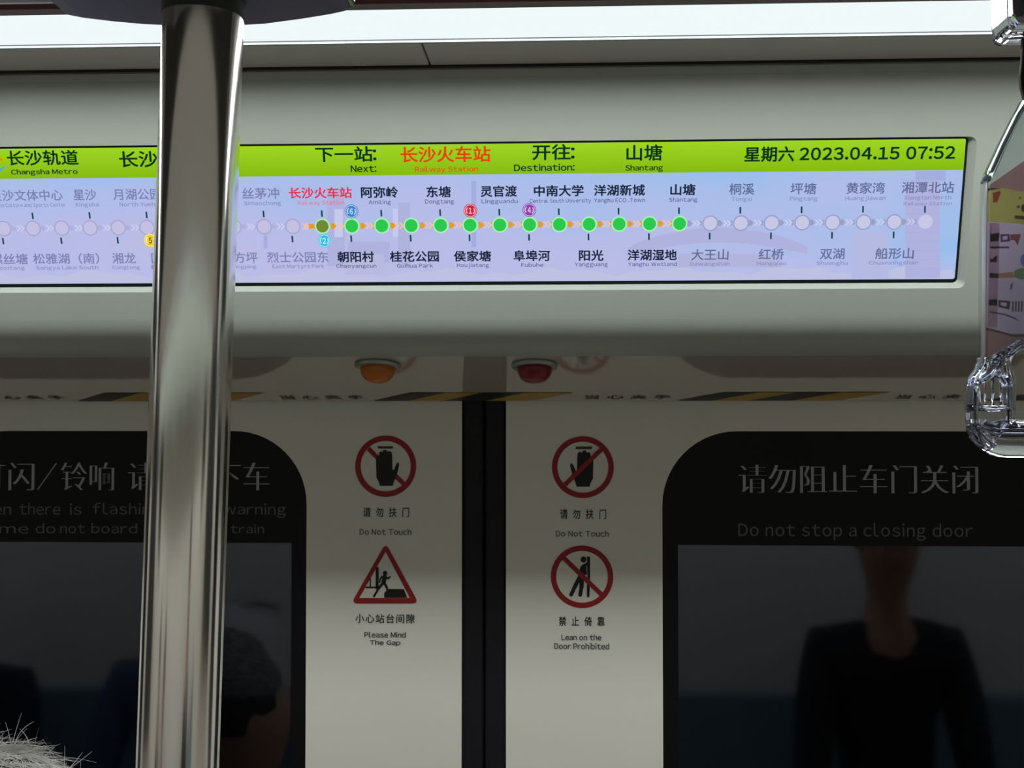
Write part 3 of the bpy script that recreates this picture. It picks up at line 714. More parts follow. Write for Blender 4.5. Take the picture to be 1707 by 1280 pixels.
for i, (x, side, cn, la, k, wd) in enumerate(stations):
    c = SB(x, YC); s = px_(x)
    tm = {'p': TG, 'n': TR, 'g': TK, 'y': TGR}[k]; tl = {'p': TGL, 'n': TRL, 'g': TKL, 'y': TGL}[k]
    a, b = CJKX.get(cn, (x-wd/2, x+wd/2)); la0, la1 = LATX.get(la, (x-wd*.5, x+wd*.5))
    sty = {'p': 'b', 'n': 'h', 'g': 'h', 'y': 'b'}[k]
    if side == 't':
        st_text('station_name', cn, a, b, 307.5, 326.5, tm, sty); st_text('station_name_latin', la, la0, la1, 329.8, 337.5 if not any(ch in la for ch in 'gjy') else 339, tl, 'b', gap=.14)
    else:
        st_text('station_name', cn, a, b, 415.8, 434.2, tm, sty); st_text('station_name_latin', la, la0, la1, 436.8, 443.8 if not any(ch in la for ch in 'gqyj') else 445.2, tl, 'b', gap=.14)
    if cn == '湘潭北站': st_text('station_name_latin', 'Railway Station', 1505, 1585, 340, 348, tl, 'b', gap=.14)
    tx = x - 1
    ty0, ty1 = (346.5, 357.5) if side == 't' else (389.0, 400.0)
    if cn == '湘潭北站': ty0, ty1 = 347.5, 358.5
    lean = max(-.02, (1150-x)/1150*.16)
    flat('tick', [[(SB(tx-1.4-lean*5, ty0)), (SB(tx+1.4-lean*5, ty0)), (SB(tx+1.4+lean*5, ty1)), (SB(tx-1.4+lean*5, ty1))][::-1]], pm, TICK, scr, eps=.0006)
    if k == 'g': sh = [([circ(*c, 13*s, n=28)], 1, 0), ([circ(*c, 10.6*s, n=28)], 0, 2e-4)]; ms = [GRN, HALO]
    elif k == 'n': sh = [([circ(*c, 12.6*s, n=28)], 1, 0), ([circ(*c, 10.4*s, n=28)], 0, 2e-4)]; ms = [OLV, HALO]
    else:
        r2 = 12.8 if k == 'p' else 13.2
        if cn == '湘潭北站': sh = [([circ(*c, 12*s, n=28)], 0, 0)]; ms = [GRYF]
        else: sh = [([circ(*c, r2*s, n=28)], 1, 0), ([circ(*c, (r2-2)*s, n=28)], 0, 2e-4)]; ms = [LILF, LILR] if k == 'p' else [GRYF, GRY]
    multi('station_dot', sh, pm, ms, scr, .0007)
    if i < len(stations)-1:
        x2 = stations[i+1][0]; c2 = SB(x2, YC); L0 = c[0]; g = s
        k2 = stations[i+1][4]
        def chev(off, hh=5.5, th=3.2):
            cx = L0 + off*g
            return [(cx, c[1]+hh*g), (cx+th*g, c[1]+hh*g), (cx+(th+5)*g, c[1]), (cx+th*g, c[1]-hh*g), (cx, c[1]-hh*g), (cx+5*g, c[1])][::-1]
        if k in 'gn' and k2 == 'g':
            sh = [([[(L0+14*g, c[1]-5*g), (L0+19*g, c[1]-5*g), (L0+23.5*g, c[1]), (L0+19*g, c[1]+5*g), (L0+14*g, c[1]+5*g)]], 0, 0), ([chev(22)], 1, 0), ([chev(28)], 1, 0),
                  ([[(L0+34*g, c[1]-4.5*g), (L0+38.5*g, c[1]-4.5*g), (L0+38.5*g, c[1]+4.5*g), (L0+34*g, c[1]+4.5*g), (L0+37*g, c[1])]], 0, 0)]
            multi('route_arrow', sh, pm, [ORG, PEACH], scr, .0005)
        elif k == 'p' and k2 == 'n':
            multi('route_arrow', [([chev(15)], 1, 0), ([chev(20)], 1, 0), ([[(L0+26*g, c[1]-4*g), (L0+36*g, c[1]-4*g), (L0+36*g, c[1]+4*g), (L0+26*g, c[1]+4*g)]], 0, 0)], pm, [ORG, PEACH], scr, .0005)
        else:
            bm_ = LILB if k == 'p' else GRY
            bw_ = .8 if k == 'p' else 1.0
            sh = [([[(L0+13*g, c[1]-5*g*bw_), (L0+17*g, c[1]-5*g*bw_), (L0+21*g, c[1]), (L0+17*g, c[1]+5*g*bw_), (L0+13*g, c[1]+5*g*bw_)]], 0, 0), ([chev(21, 5, 2)], 1, 0), ([chev(27, 5, 2)], 1, 0),
                  ([[(L0+33*g, c[1]-4*g), (L0+37*g, c[1]-4*g), (L0+37*g, c[1]+4*g), (L0+33*g, c[1]+4*g), (L0+36*g, c[1])]], 0, 0)]
            multi('route_arrow', sh, pm, [bm_, WHT], scr, .0005)
def badge(x, y, digit, c):
    p = SB(x, y); s = px_(x); m1 = E_('badge_' + digit, c); m2 = E_('badge_pale_' + digit, tuple(int(v + (255-v)*.72) for v in c))
    sh = [([circ(*p, 11.4*s, n=32)], 0, 0), ([circ(*p, 10.2*s, n=32), circ(*p, 9.2*s, n=32)[::-1]], 1, 2e-4)]
    for a0 in (2.3, 5.4):
        o_ = circ(*p, 7.6*s, n=10, a0=a0, a1=a0+1.5) + circ(*p, 5.9*s, n=10, a0=a0, a1=a0+1.5)[::-1]
        sh.append(([o_], 1, 2e-4))
    b = multi('line_badge', sh, pm, [m1, m2], scr, .0010)
    text('line_number', digit, p[0]-2.7*s, p[0]+2.7*s, p[1]+5*s, p[1]-5*s, pm, m2 if digit != '5' else E_('badge_ink', (90, 70, 10)), b, 'h', .0015)
badge(586.5, 350.8-2.2, '6', (52, 132, 206)); badge(541.5, 397.5, '2', (54, 190, 228)); badge(252, 395.0, '5', (232, 208, 36))
badge(784.5, 349, '1', (206, 32, 72)); badge(882.5, 348.6, '4', (144, 60, 176))

# ------------------------------------------------------------------ steel pole with dark boss
def pole_axis(y, Y=.586):
    x = 340 - 44*y/1280; return atY(x, y, Y)
pa, pb = pole_axis(0), pole_axis(1280); dv = (pb-pa)/(pb.z-pa.z)
def pz(z): return pa + dv*(z-pa.z)
foot = pz(.0)
pole = thing('grab_pole', tuple(foot), 'vertical steel grab pole standing in front of the route screen', 'pole')
PR = .0193
n = 96; v, f = [], []
for z in (.006, 1.0, 1.5, ZC+.003):
    c = pz(z)
    for i in range(n):
        a = 2*math.pi*i/n; v.append(c + Vector((PR*math.cos(a), PR*math.sin(a), 0)))
for k in range(3):
    for i in range(n):
        j = (i+1) % n; f.append((k*n+i, k*n+j, (k+1)*n+j, (k+1)*n+i))
M('pole_tube', v, f, STEEL, pole, True)
lathe('floor_flange', [(.045, 0), (.045, .004), (.028, .010), (.0215, .03)], foot, (0, 0, 1), STEEL, pole)
# lens shaped boss round the pole; outline read at its rear edge
YB = .625
def bp_(x, y): p = atY(x, y, YB); return (p.x, p.z)
low = [(94, -6), (97, 6), (104, 17), (114, 25), (140, 30), (190, 36), (240, 40.5), (300, 43), (350, 43.5), (400, 42), (440, 40), (500, 32), (550, 24), (575, 18.5), (584, 14)]
outl = [bp_(*p) for p in low] + [bp_(588, -10), bp_(560, -60), bp_(343, -85), bp_(130, -60)]
hole_c = pz(EYE.z + .2)
def bmapY(u, v_, n): return Vector((u, YB - n, v_))
boss = flat('pole_boss', [outl], bmapY, BRACK, pole, thick=-.085)
bevel(boss, .006, 4, .9)
capo = [bp_(584, 14.5), bp_(589, 12), bp_(592, 4), bp_(594, -10), bp_(588, -10), bp_(581, 2)]
cp = flat('clear_end_cap', [capo], bmapY, CLEAR, pole, thick=-.03); bevel(cp, .001, 2)
lathe('collar', [(PR+.0001, 0), (PR+.0007, .0003), (PR+.0007, .02)], pz(atY(343, 6, .566).z), dv, mat('dark_green_collar', (18, 34, 24), .5), pole)

# ------------------------------------------------------------------ overhead rail and hanging handle
YH = .66
CXH = 1757
rail_z = atY(CXH, -62, YH).z
rt = thing('handrail', (0, YH, rail_z), 'horizontal steel ceiling rail the clear handle hangs from, just above frame', 'rail')
tube('rail_tube', [(-2.6, YH, rail_z), (2.6, YH, rail_z)], .0125, RAILM, rt, 24, up=(0, 0, 1))
for x in (-2.4, 0.1, 2.4):
    tube('rail_hanger', [(x, YH, rail_z), (x, YH, ZC+.004)], .009, RAILM, rt, 16)
hc = atY(CXH, 300, YH)
hd = thing('hanging_handle', tuple(atY(CXH, 20, YH)), 'clear plastic hanging handle with printed card on black strap at right edge', 'handle')
def hp(x, y, Y=YH): p = atY(x, y, Y); return (p.x, p.z)
def hmap(u, v_, n): return Vector((u, YH - n, v_))
def sym(pts): return pts + [(2*CXH - x, y) for x, y in reversed(pts)]
def hs(pts): return [hp(*p) for p in pts]
# clamp housing on the rail
clamp = flat('clamp_housing', [hs(sym([(1672, -150), (1665, -100), (1664, -20), (1666, 40), (1669, 62), (1680, 66)])), hs(sym([(1680, -140), (1674, -95), (1673, -20), (1675, 36), (1684, 50)]))[::-1]], hmap, CLEAR, hd, thick=.026, eps=.013)
bevel(clamp, .0012, 2)
w2 = flat('clamp_window', [hs(sym([(1674, -90), (1673, -20), (1675, 36), (1684, 52)]))], hmap, CLEAR2, hd, thick=.0012, eps=.0125)
lip = tube('clamp_lip', [atY(x, y, YH-.013) for x, y in ((1668, 56), (1676, 62), (1700, 60), (1757, 58), (1814, 60), (1846, 56))], .0016, CLEAR, hd, 8)
flat('buckle', [hs(sym([(1684, -130), (1683, -20), (1683, 22), (1690, 32)]))], hmap, MAUVE, hd, thick=.010, eps=.004)
bevel(flat('buckle_core', [hs(sym([(1695, -60), (1695, 24), (1700, 33)]))], hmap, BUCK, hd, thick=.006, eps=.0075), .001)
# strap
strap = [(1706, 40), (1703, 62), (1702, 100), (1699, 128), (1700.5, 146), (1706, 168), (1712, 184)]
bevel(flat('strap', [hs(sym(strap))], hmap, STRAP, hd, thick=.004, eps=.002), .0008)
# printed body: clear shell with card in it
body_o = sym([(1712, 160), (1703, 178), (1690, 202), (1668, 246), (1650, 286), (1643, 301), (1641.5, 345), (1640, 460), (1638, 604)])
arch = [(1650, 612), (1662, 596), (1680, 583), (1707, 569), (1757, 556)]
bottom = arch + [(2*CXH-x, y) for x, y in reversed(arch[:-1])]
outline = body_o[:9] + bottom + body_o[9:]
outline = body_o[:9] + bottom + [(2*CXH-x, y) for x, y in reversed(body_o[:9])]
sh = flat('clear_front_sheet', [hs(outline)], hmap, CLEAR2, hd, thick=.0012, eps=.0085)
sh2 = flat('clear_back_sheet', [hs(outline)], hmap, CLEAR2, hd, thick=.0012, eps=-.0073)
# moulded rim rods along both edges
for sgn in (1, -1):
    def g_(x, y, dy=0.0):
        xx = x if sgn > 0 else 2*CXH - x
        return atY(xx, y, YH - dy)
    nm = 'clear_edge'
    tube(nm, [g_(1708, 168), g_(1690, 202), g_(1668, 247), g_(1650, 287), g_(1643.5, 302)], [.0012, .0015, .0018, .0020, .0016], mat('smoked_clear_edge', (150, 165, 165), .08, trans=.75, ior=1.4), hd, 8, ry=.008)
    tube(nm, [g_(1643.5, 302), g_(1642, 345), g_(1640.5, 460), g_(1638.8, 606)], .00055, EDGEB, hd, 8, ry=.004)
    # lower loop: outer and inner limb, cross ribs
    outer_l = catmull([g_(1640, 598), g_(1634, 618), g_(1624, 632), g_(1620, 646), g_(1619, 690), g_(1622, 708), g_(1633, 728), g_(1652, 742)], 5)
    tube('loop_outer_limb', outer_l, .0024, CLEAR, hd, 12, ry=.009)
    inner_l = catmull([g_(1700, 570), g_(1684, 584), g_(1675, 600), g_(1676, 618), g_(1681, 634), g_(1682, 652), g_(1681, 700), g_(1690, 712)], 5)
    tube('loop_inner_limb', inner_l, .0021, CLEAR, hd, 12, ry=.009)
    fr_ = flat('loop_limb_web', [[hp(x if sgn > 0 else 2*CXH-x, y) for x, y in ((1622, 640), (1640, 612), (1652, 604), (1672, 606), (1679, 640), (1679, 712), (1650, 735), (1626, 712))],
               [hp(x if sgn > 0 else 2*CXH-x, y) for x, y in ((1629, 644), (1632, 638), (1650, 626), (1668, 628), (1674, 644), (1674, 676), (1630, 676))][::-1]], hmap, CLEAR, hd, thick=.011, eps=.0055)
    bevel(fr_, .0012, 2)
    for xr in (1642, 1654.5, 1668):
        tube('loop_rib', [g_(xr, 628, -.004), g_(xr, 676, -.004)], .0006 if xr != 1654.5 else .0009, CLEAR, hd, 8)
    tube('loop_cross_bar', [g_(1626, 680), g_(1652, 683), g_(1679, 680)], .0013, CLEAR, hd, 8, ry=.008)
    tube('loop_shoulder', catmull([g_(1628, 640, .004), g_(1645, 632, .005), g_(1658, 618, .005), g_(1668, 602, .005)], 5), .0011, CLEAR, hd, 8, ry=.003)
    tube('loop_shoulder', catmull([g_(1668, 602, .005), g_(1664, 622, .005), g_(1676, 640, .004)], 5), .0009, CLEAR, hd, 8, ry=.003)
# arch strut and grip bar
archp = catmull([atY(x, y, YH) for x, y in [(1650, 606), (1664, 594), (1684, 584), (1710, 572), (1757, 560), (1804, 572), (1830, 584), (1850, 594), (1864, 606)]], 5)
tube('arch_strut', archp, .0026, CLEAR, hd, 12, ry=.009)
barp = catmull([atY(x, y, YH) for x, y in [(1626, 706), (1640, 722), (1665, 730), (1700, 731), (1757, 732), (1814, 731), (1850, 730), (1874, 722), (1888, 706)]], 6)
nb_ = len(barp)
rr = [.0045 + .0055*min(1, min(i, nb_-1-i)/12) for i in range(nb_)]
tube('grip_bar', barp, rr, CLEAR, hd, 20, ry=.0115)
for k in (.0, .3, .62): tube('grip_groove', catmull([atY(x, y, YH-.0105) for x, y in [(1632, 706+k*18), (1650, 714+k*22), (1690, 716+k*24), (1757, 715+k*24), (1824, 716+k*24), (1864, 714+k*22), (1882, 706+k*18)]], 5), .0006, CLEAR, hd, 6)
for i in range(7):   # knobbly moulding where the arch meets the limb
    xx, yy = 1654+i*5.2, 607-i*4.6
    for cxx in (xx, 2*CXH-xx): lathe('moulded_bead', [(.0001, -.0016), (.0012, -.0011), (.0017, 0), (.0012, .0011), (.0001, .0016)], atY(cxx, yy, YH-.0085), (0, 1, 0), CLEAR, hd, 10)
# card with flat print
card_pts = [(1646, 318), (1650, 308), (1707, 268), (1757, 250)]
card_o = card_pts + [(2*CXH-x, y) for x, y in reversed(card_pts[:-1])]
cb = [(2*CXH-1642, 600), (2*CXH-1655, 596), (2*CXH-1707, 566), (1757, 554), (1707, 566), (1655, 596), (1642, 600)]
def card_mat(name, rgb):
    m = mat(name, tuple(min(255, int(v*1.25)) for v in rgb), .6, var=.05, vscale=30); nt = m.node_tree
    b = nt.nodes['Principled BSDF']; o = nt.nodes['Material Output']; t = nt.nodes.new('ShaderNodeBsdfTranslucent'); mx = nt.nodes.new('ShaderNodeMixShader')
    mx.inputs[0].default_value = .55; r = [n for n in nt.nodes if n.type == 'VALTORGB'][0]
    nt.links.new(r.outputs[0], t.inputs[0]); nt.links.new(b.outputs[0], mx.inputs[1]); nt.links.new(t.outputs[0], mx.inputs[2]); nt.links.new(mx.outputs[0], o.inputs[0])
    return m
CM = [card_mat('card_mauve', (150, 112, 112)), card_mat('card_yellow', (166, 154, 88)), card_mat('card_lilac', (186, 166, 190)), card_mat('card_purple', (118, 88, 140)),
      card_mat('card_rust', (158, 104, 96)), card_mat('card_brown', (92, 68, 72)), card_mat('card_orange', (205, 165, 120)), card_mat('card_leaf', (128, 164, 104)), card_mat('card_blue', (124, 142, 190)), card_mat('card_red', (190, 84, 70)), card_mat('card_ochre', (110, 92, 40)), card_mat('card_pink', (186, 160, 172))]
yt_ = [(1645, 314), (1672, 313), (1700, 319), (1757, 322), (1868, 318)]
card = multi('printed_card', [([hs([(1645, 314)] + card_pts + [(2*CXH-x, y) for x, y in reversed(card_pts[:-1])] + [(1868, 318)] + yt_[::-1][1:-1])], 0, 0),
    ([hs(yt_ + [(1868, 376), (1757, 384), (1700, 373), (1645, 369)])], 1, 0),
    ([hs([(1645, 369), (1700, 373), (1757, 384), (1868, 376), (1870, 552), (1757, 556), (1700, 556), (1682, 556), (1643, 548)])], 2, 0),
    ([hs([(1643, 548), (1682, 556), (1700, 556), (1757, 556), (1870, 552)] + cb)], 0, 0)], hmap, CM, hd)
def stairs(pts): return hs(pts)
pr = [([hs([(1648, 372), (1666, 372), (1662, 546), (1646, 545)])], 11, 1e-4),
      ([hs([(1643, 546), (1664, 551), (1690, 558), (1757, 556), (1870, 552), (1870, 556), (1757, 560), (1690, 562), (1664, 555), (1643, 550)])], 5, 1e-4),
      ([hs([(1655, 322), (1666, 318), (1668, 322), (1662, 337), (1655, 338)])], 9, 1e-4),
      ([hs([(1650, 386), (1652, 390), (1666, 388), (1664, 402), (1650, 404)])], 3, 1e-4),
      ([hs([(1667, 391), (1682, 390), (1684, 402), (1668, 404)]), hs([(1671, 394), (1679, 393), (1679, 399), (1671, 400)])[::-1]], 3, 1e-4),
      ([hs([(1684, 391), (1702, 390), (1696, 409), (1691, 401), (1684, 400)])], 4, 1e-4),
      ([hs([(1650, 411), (1682, 411), (1682, 414), (1650, 414)])], 3, 1e-4),
      ([hs([(1650, 427), (1653, 434), (1658, 428), (1662, 427), (1660, 437), (1650, 437)])], 3, 1e-4),
      ([hs([(1649, 455), (1668, 456), (1688, 453), (1690, 463), (1668, 464), (1649, 463)])], 6, 1e-4),
      ([hs([(1690, 452), (1700, 447), (1725, 450), (1725, 464), (1700, 466), (1690, 461)])], 7, 1e-4),
      ([circ(*hp(1713, 434), abs(hp(1725, 434)[0]-hp(1712, 434)[0]), n=20)], 8, 1e-4),
      ([hs([(1684, 474), (1689, 470), (1686, 483), (1683, 483)])], 3, 1e-4),
      ([hs([(1648, 500), (1662, 499), (1662, 510), (1648, 509)])], 4, 1e-4),
      ([hs([(1664, 500), (1684, 502), (1682, 516), (1664, 512)]), hs([(1668, 504), (1678, 505), (1677, 511), (1668, 509)])[::-1]], 5, 1e-4)]
for i in range(4): pr.append(([hs([(1687+i*5, 502), (1689.5+i*5, 502), (1689+i*5, 520), (1686.5+i*5, 519)])], 5, 1e-4))
pr += [([hs([(1650, 519), (1675, 523), (1692, 529), (1699, 536), (1691, 532), (1674, 525.5), (1650, 521.5)])], 3, 1e-4),
       ([circ(*hp(1700, 330), .0006, n=10)], 5, 1e-4), ([circ(*hp(1697, 345), .0008, n=10)], 5, 1e-4),
       ([hs([(1691, 359), (1725, 362), (1725, 368), (1691, 365)])], 10, 1e-4), ([circ(*hp(1707, 347), .0016, .0022, n=14)], 5, 1e-4)]
multi('card_print', pr, hmap, CM, card, .0003)

# ------------------------------------------------------------------ people
SKIN = mat('skin', (196, 150, 126), .55)
def skin_mesh(name, nodes, edges, m, parent, sub=2, root=0):
    """nodes [(pos, radius)] grown with a Skin modifier, evaluated to one continuous mesh"""
    me = bpy.data.meshes.new(name); off = OFF[parent.name]
    me.from_pydata([tuple(Vector(p) - off) for p, r in nodes], edges, [])
    o = bpy.data.objects.new(name, me); COL.objects.link(o)
    sk = o.modifiers.new('skin', 'SKIN'); sk.use_smooth_shade = True; sk.branch_smoothing = .4
    if not me.skin_vertices: me.skin_vertices.new()
    for i, (p, r) in enumerate(nodes):
        rr_ = r if isinstance(r, tuple) else (r, r)
        me.skin_vertices[0].data[i].radius = rr_; me.skin_vertices[0].data[i].use_root = (i == root)
    sb = o.modifiers.new('sub', 'SUBSURF'); sb.levels = sub; sb.render_levels = sub
    dg = bpy.context.evaluated_depsgraph_get(); dg.update()
    m2 = bpy.data.meshes.new_from_object(o.evaluated_get(dg), depsgraph=dg)
    o.modifiers.clear(); o.data = m2; bpy.data.meshes.remove(me)
    m2.materials.clear(); m2.materials.append(m)
    m2.polygons.foreach_set('use_smooth', [True]*len(m2.polygons)); m2.name = name
    o.parent = parent; OFF[o.name] = off
    return o
def ball(name, c, r, m, parent, sc=(1, 1, 1), n=20, k=12):
    v, f = [], []
    c = Vector(c)
    for i in range(k+1):
        a = math.pi*i/k
        for j in range(n):
            b = 2*math.pi*j/n
            v.append(c + Vector((r*sc[0]*math.sin(a)*math.cos(b), r*sc[1]*math.sin(a)*math.sin(b), r*sc[2]*math.cos(a))))
    for i in range(k):
        for j in range(n): f.append((i*n+j, i*n+(j+1) % n, (i+1)*n+(j+1) % n, (i+1)*n+j))
    o = M(name, v, f, m, parent, True); fix(o); return o
def person(label, base, J, top, legs, hairm, look=1, hair=True, shoes=None, hair_r=.098):
    """J: joint dictionary in world coordinates; look = +1 faces +Y, -1 faces -Y"""
    t = thing('person', base, label, 'person')
    V_ = Vector
    hd_ = V_(J['head']); nk = V_(J['neck']); ch_ = V_(J['chest']); pe = V_(J['pelvis'])
    nodes = [(pe, (.13, .10)), (ch_*.5+pe*.5, (.12, .095)), (ch_, (.13, .10)), (nk, (.052, .055)), (hd_ + V_((0, look*.012, -.055)), (.086, .088)), (hd_ + V_((0, 0, .01)), (.100, .108)), (hd_ + V_((0, -look*.008, .062)), (.080, .092))]
    edges = [(0, 1), (1, 2), (2, 3), (3, 4), (4, 5), (5, 6)]
    for s in ('l', 'r'):
        k = len(nodes); sh_, el, wr, tip = (V_(J[x+s]) for x in ('sh', 'el', 'wr', 'ti'))
        palm = wr + (tip-wr)*.45
        nodes += [(sh_, .055), (el, .040), (wr, (.022, .028)), (palm, (.016, .036))]
        edges += [(2, k), (k, k+1), (k+1, k+2), (k+2, k+3)]
        side = (tip-wr).cross(V_((0, 0, 1))); side = side.normalized() if side.length > 1e-3 else V_((1, 0, 0))
        down = V_((0, 0, -1))
        for fi, (off, ln) in enumerate(((-.027, .85), (-.009, 1.0), (.009, .95), (.027, .75))):
            a = palm + side*off + (tip-palm).normalized()*.012; d_ = (tip-palm).normalized()
            kk_ = len(nodes)
            nodes += [(a + d_*.028*ln, .0095), (a + d_*.052*ln + down*.008, .0085), (a + d_*.066*ln + down*.022, .0075)]
            edges += [(k+3, kk_), (kk_, kk_+1), (kk_+1, kk_+2)]
        kk_ = len(nodes); th = side*(1 if s == 'l' else -1)
        nodes += [(wr + (palm-wr)*.6 + th*.036, .011), (palm + th*.048 + (tip-palm).normalized()*.02, .009)]
        edges += [(k+2, kk_), (kk_, kk_+1)]
    for s in ('l', 'r'):
        k = len(nodes); hi, kn, an, to = (V_(J[x+s]) for x in ('hi', 'kn', 'an', 'to'))
        nodes += [(hi, .085), (kn, .058), (an, .038), (to, (.036, .028))]; edges += [(0, k), (k, k+1), (k+1, k+2), (k+2, k+3)]
    skin_mesh('body', nodes, edges, SKIN, t)
    # clothing follows the same joints, a little fuller
    cn = [(pe + V_((0, 0, -.02)), (.155, .125)), (ch_*.5+pe*.5, (.150, .118)), (ch_ + V_((0, 0, .02)), (.155, .118)), (nk*.85+ch_*.15, (.078, .076))]
    ce = [(0, 1), (1, 2), (2, 3)]
    for s in ('l', 'r'):
        k = len(cn); sh_, el, wr = (V_(J[x+s]) for x in ('sh', 'el', 'wr'))
        cn += [(sh_, .076), (el, .056), (el + (wr-el)*.93, .040)]; ce += [(2, k), (k, k+1), (k+1, k+2)]
    skin_mesh('jacket', cn, ce, top, t)
    ln_, le = [(pe, (.135, .115))], []
    for s in ('l', 'r'):
        k = len(ln_); hi, kn, an = (V_(J[x+s]) for x in ('hi', 'kn', 'an'))
        ln_ += [(hi, .098), (kn, .072), (an + (kn-an)*.12, .056)]; le += [(0, k), (k, k+1), (k+1, k+2)]
    skin_mesh('trousers', ln_, le, legs, t)
    for s in ('l', 'r'):
        an, to = V_(J['an'+s]), V_(J['to'+s])
        skin_mesh('shoe', [(an + V_((0, 0, -.02)), (.046, .046)), (an*.5+to*.5 + V_((0, 0, -.01)), (.046, .038)), (to + (to-an)*.1, (.044, .030))], [(0, 1), (1, 2)], shoes or BLACK, t, 1)
    # face
    for s in (-1, 1):
        e_ = ball('eye', hd_ + V_((s*.031, look*.079, .004)), .011, mat('eye_white', (225, 222, 215), .3), t, n=12, k=8)
        ball('iris', hd_ + V_((s*.031, look*.0865, .004)), .0048, BLACK, e_, n=10, k=6)
        ball('ear', hd_ + V_((s*.076, 0, -.008)), .022, SKIN, t, (.35, .7, 1.25), 12, 8)
        ball('eyebrow', hd_ + V_((s*.031, look*.083, .027)), .015, hairm, t, (1.1, .35, .22), 10, 6)
    ball('nose', hd_ + V_((0, look*.096, -.018)), .013, SKIN, t, (.85, 1.1, 1.7), 12, 8)
    ball('mouth', hd_ + V_((0, look*.082, -.052)), .019, mat('lips', (160, 92, 84), .5), t, (1.2, .4, .35), 12, 6)
    if hair:
        v, f = [], []; n_, k_ = 28, 14; c = hd_ + V_((0, -look*.014, .03))
        for i in range(k_+1):
            a = math.pi*.62*i/k_
            for j in range(n_):
                b = 2*math.pi*j/n_; fr = math.sin(b)*look
                rad = hair_r + .004*math.sin(b*7+i)
                aa = a*(1 - .30*max(0, fr))
                v.append(c + V_((rad*.93*math.sin(aa)*math.cos(b), rad*1.06*math.sin(aa)*math.sin(b), rad*1.0*math.cos(aa))))
        for i in range(k_):
            for j in range(n_): f.append((i*n_+j, i*n_+(j+1) % n_, (i+1)*n_+(j+1) % n_, (i+1)*n_+j))
        h_ = M('hair', v, f, hairm, t, True); fix(h_)
        sd = h_.modifiers.new('thick', 'SOLIDIFY'); sd.thickness = .008
    return t
def seated(x, y, lift=0.0, lean=0):
    s_ = .45
    J = {'pelvis': (x, y, s_+.10), 'chest': (x, y+.0, s_+.45+lift*.6), 'neck': (x, y+.01, s_+.60+lift), 'head': (x, y+.03, s_+.73+lift)}
    for s, k in (('l', -1), ('r', 1)):
        J['sh'+s] = (x+k*.185, y+.0, s_+.50+lift*.8); J['el'+s] = (x+k*.24, y+.10, s_+.24); J['wr'+s] = (x+k*.12, y+.30, s_+.20)
        J['ti'+s] = (x+k*.07, y+.44, s_+.18)
        J['hi'+s] = (x+k*.09, y+.05, s_+.08); J['kn'+s] = (x+k*.12, y+.44, s_+.06); J['an'+s] = (x+k*.12, y+.46, .09); J['to'+s] = (x+k*.13, y+.62, .045)
    return J
def standing(x, y, ht, look=1):
    k = ht/1.70; J = {'pelvis': (x, y, .93*k), 'chest': (x, y, 1.28*k), 'neck': (x, y, 1.455*k), 'head': (x, y+look*.01, ht-.105)}
    for s, m_ in (('l', -1), ('r', 1)):
        J['sh'+s] = (x+m_*.175*k, y, 1.37*k); J['el'+s] = (x+m_*.235*k, y-look*.02, 1.07*k); J['wr'+s] = (x+m_*.245*k, y+look*.04, .84*k); J['ti'+s] = (x+m_*.245*k, y+look*.06, .68*k)
        J['hi'+s] = (x+m_*.09*k, y, .88*k); J['kn'+s] = (x+m_*.10*k, y+look*.01, .48*k); J['an'+s] = (x+m_*.10*k, y, .085); J['to'+s] = (x+m_*.11*k, y+look*.17, .04)
    return J
NAVY = mat('navy_cloth', (26, 32, 52), .8); BLK = mat('black_cloth', (22, 22, 26), .8); BLUE = mat('blue_cloth', (70, 84, 118), .8); TRO = mat('charcoal_trousers', (34, 34, 38), .8)
HAIRK = mat('black_hair', (20, 18, 18), .5); HAIRG = mat('grey_hair', (172, 170, 168), .55)
YS = YO + .34
# bench behind the camera
bn = thing('seat_bench', (0, YO+.25, 0), 'pale moulded bench seats seen only as a reflection in the door windows', 'bench')
for x0 in (-2.6, -1.3, 0.0, 1.3):
    sb_ = box('seat', (x0+.01, YO+.06, .40), (x0+1.28, YO+.52, .435), mat('seat_plastic', (120, 140, 150), .4), bn, .012)
    box('backrest', (x0+.01, YO+.02, .436), (x0+1.28, YO+.06, .88), sb_.data.materials[0], bn, .012)
    box('leg', (x0+.60, YO+.12, 0), (x0+.70, YO+.42, .40), RAILM, bn)
xr_ = (1505-950)/F*(2*YD - YS)
person('seated person in dark jacket, faint reflection in right door window', (xr_, YS, 0), seated(xr_ - .075, YS+.02, .20), BLK, TRO, HAIRK)
person('seated person in blue top, faint reflection in left door window', (-1.15, YS, 0), seated(-1.15, YS+.02, .05), BLUE, TRO, HAIRK)
person('seated person in navy top, faint reflection beside the steel pole', (-1.85, YS, 0), seated(-1.85, YS+.02, .02), NAVY, TRO, HAIRK)
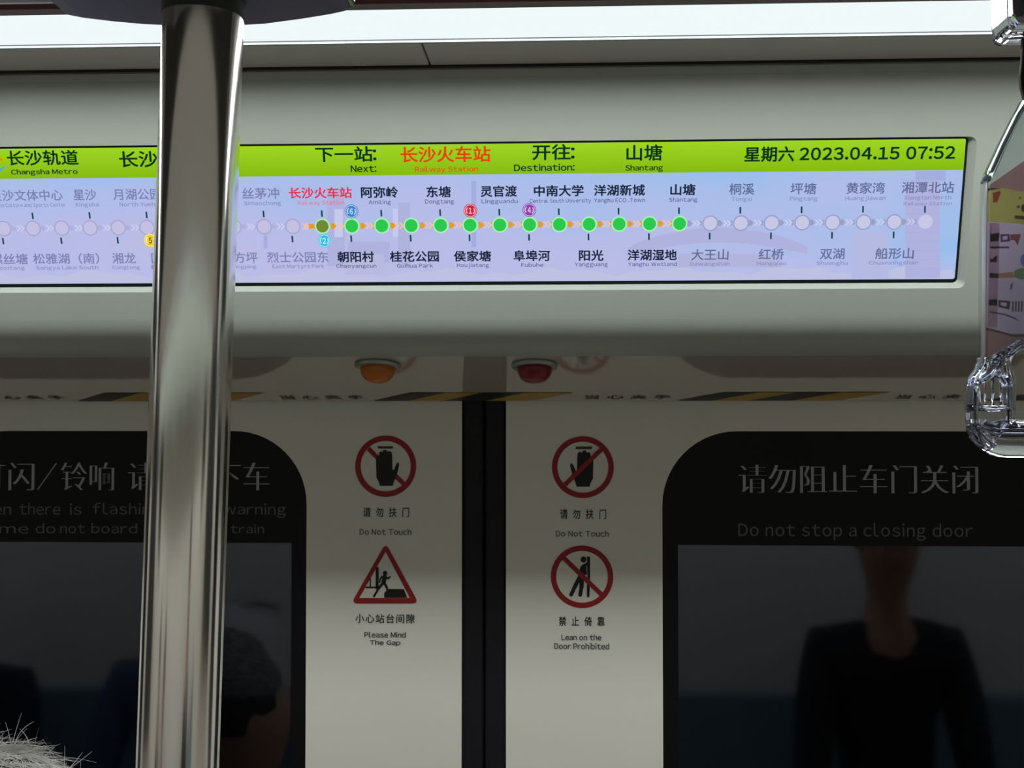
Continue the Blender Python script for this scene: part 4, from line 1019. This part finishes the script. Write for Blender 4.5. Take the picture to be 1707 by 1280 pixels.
# grey haired passenger in front of the left door
YP = .92
pc = atY(-38, 1238, YP)          # crown
ht = pc.z - .004
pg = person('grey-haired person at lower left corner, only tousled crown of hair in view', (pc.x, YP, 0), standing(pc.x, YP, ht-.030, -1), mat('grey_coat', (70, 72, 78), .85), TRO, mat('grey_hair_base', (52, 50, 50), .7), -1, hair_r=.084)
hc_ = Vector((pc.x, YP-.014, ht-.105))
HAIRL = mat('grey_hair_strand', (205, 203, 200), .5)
v, f = [], []
def strand(p0, d0, ln, curl, r0=.00022, k=8):
    P = Vector(p0); d = Vector(d0).normalized(); base = len(v)
    for i in range(k+1):
        s = d.cross(Vector((0, 1, .1))).normalized(); u = s.cross(d).normalized(); r = r0*(1 - .75*i/k)
        for a in (0, 2.094, 4.189): v.append(P + s*(r*math.cos(a)) + u*(r*math.sin(a)))
        P = P + d*(ln/k); d = (d + Vector(curl)*(1.0/k)).normalized()
    for i in range(k):
        for j in range(3):
            j2 = (j+1) % 3; f.append((base+i*3+j, base+i*3+j2, base+(i+1)*3+j2, base+(i+1)*3+j))
rnd = random.Random(3)
for i in range(2300):
    a = math.acos(1 - rnd.random()*.85); b = rnd.random()*2*math.pi
    dr = Vector((math.sin(a)*math.cos(b), math.sin(a)*math.sin(b), math.cos(a)))
    p0 = hc_ + Vector((dr.x*.097, dr.y*.109, dr.z*.107))
    tang = Vector((.6+rnd.uniform(-.9, .9), rnd.uniform(-.9, .9), rnd.uniform(-.3, .5)))
    tang = tang - dr*tang.dot(dr)
    d0 = tang.normalized()*1.0 + dr*rnd.uniform(.0, .5)*rnd.random()
    strand(p0, d0, rnd.uniform(.025, .05), Vector((rnd.uniform(-.4, .6), 0, rnd.uniform(-1.0, -.2))), rnd.uniform(.00012, .00028), 5)
def tuft(x0, y0, x1, y1, cx=0, cz=0, r=.00018):
    a, b = atY(x0, y0, YP-.03), atY(x1, y1, YP-.03); strand(a, b-a, (b-a).length, (cx, 0, cz), r, 10)
for (a, b, c, d, e, g) in ((15, 1262, 33, 1187, .1, 0), (20, 1250, 13, 1203, -.2, 0), (24, 1246, 34, 1190, .9, -.6), (48, 1240, 42, 1210, -.9, 0), (5, 1250, 4, 1222, 0, 0),
                           (30, 1254, 91, 1244, .3, 0), (68, 1266, 91, 1245, 0, 0), (108, 1284, 108, 1243, 0, 0), (112, 1284, 155, 1254, .1, .2), (112, 1284, 140, 1256, 0, .3), (60, 1266, 92, 1276, 0, -.5), (38, 1238, 62, 1227, .5, 0)):
    tuft(a, b, c, d, e, g, .00036)
for i in range(260):
    x0 = rnd.uniform(-120, 60); y0 = 1268 - 26*math.exp(-((x0-5)/55)**2) + rnd.uniform(-2, 12)
    tuft(x0, y0, x0 + rnd.uniform(10, 55), y0 - rnd.uniform(-10, 24), rnd.uniform(-.2, .8), rnd.uniform(-.9, .1), rnd.uniform(.00014, .0003))
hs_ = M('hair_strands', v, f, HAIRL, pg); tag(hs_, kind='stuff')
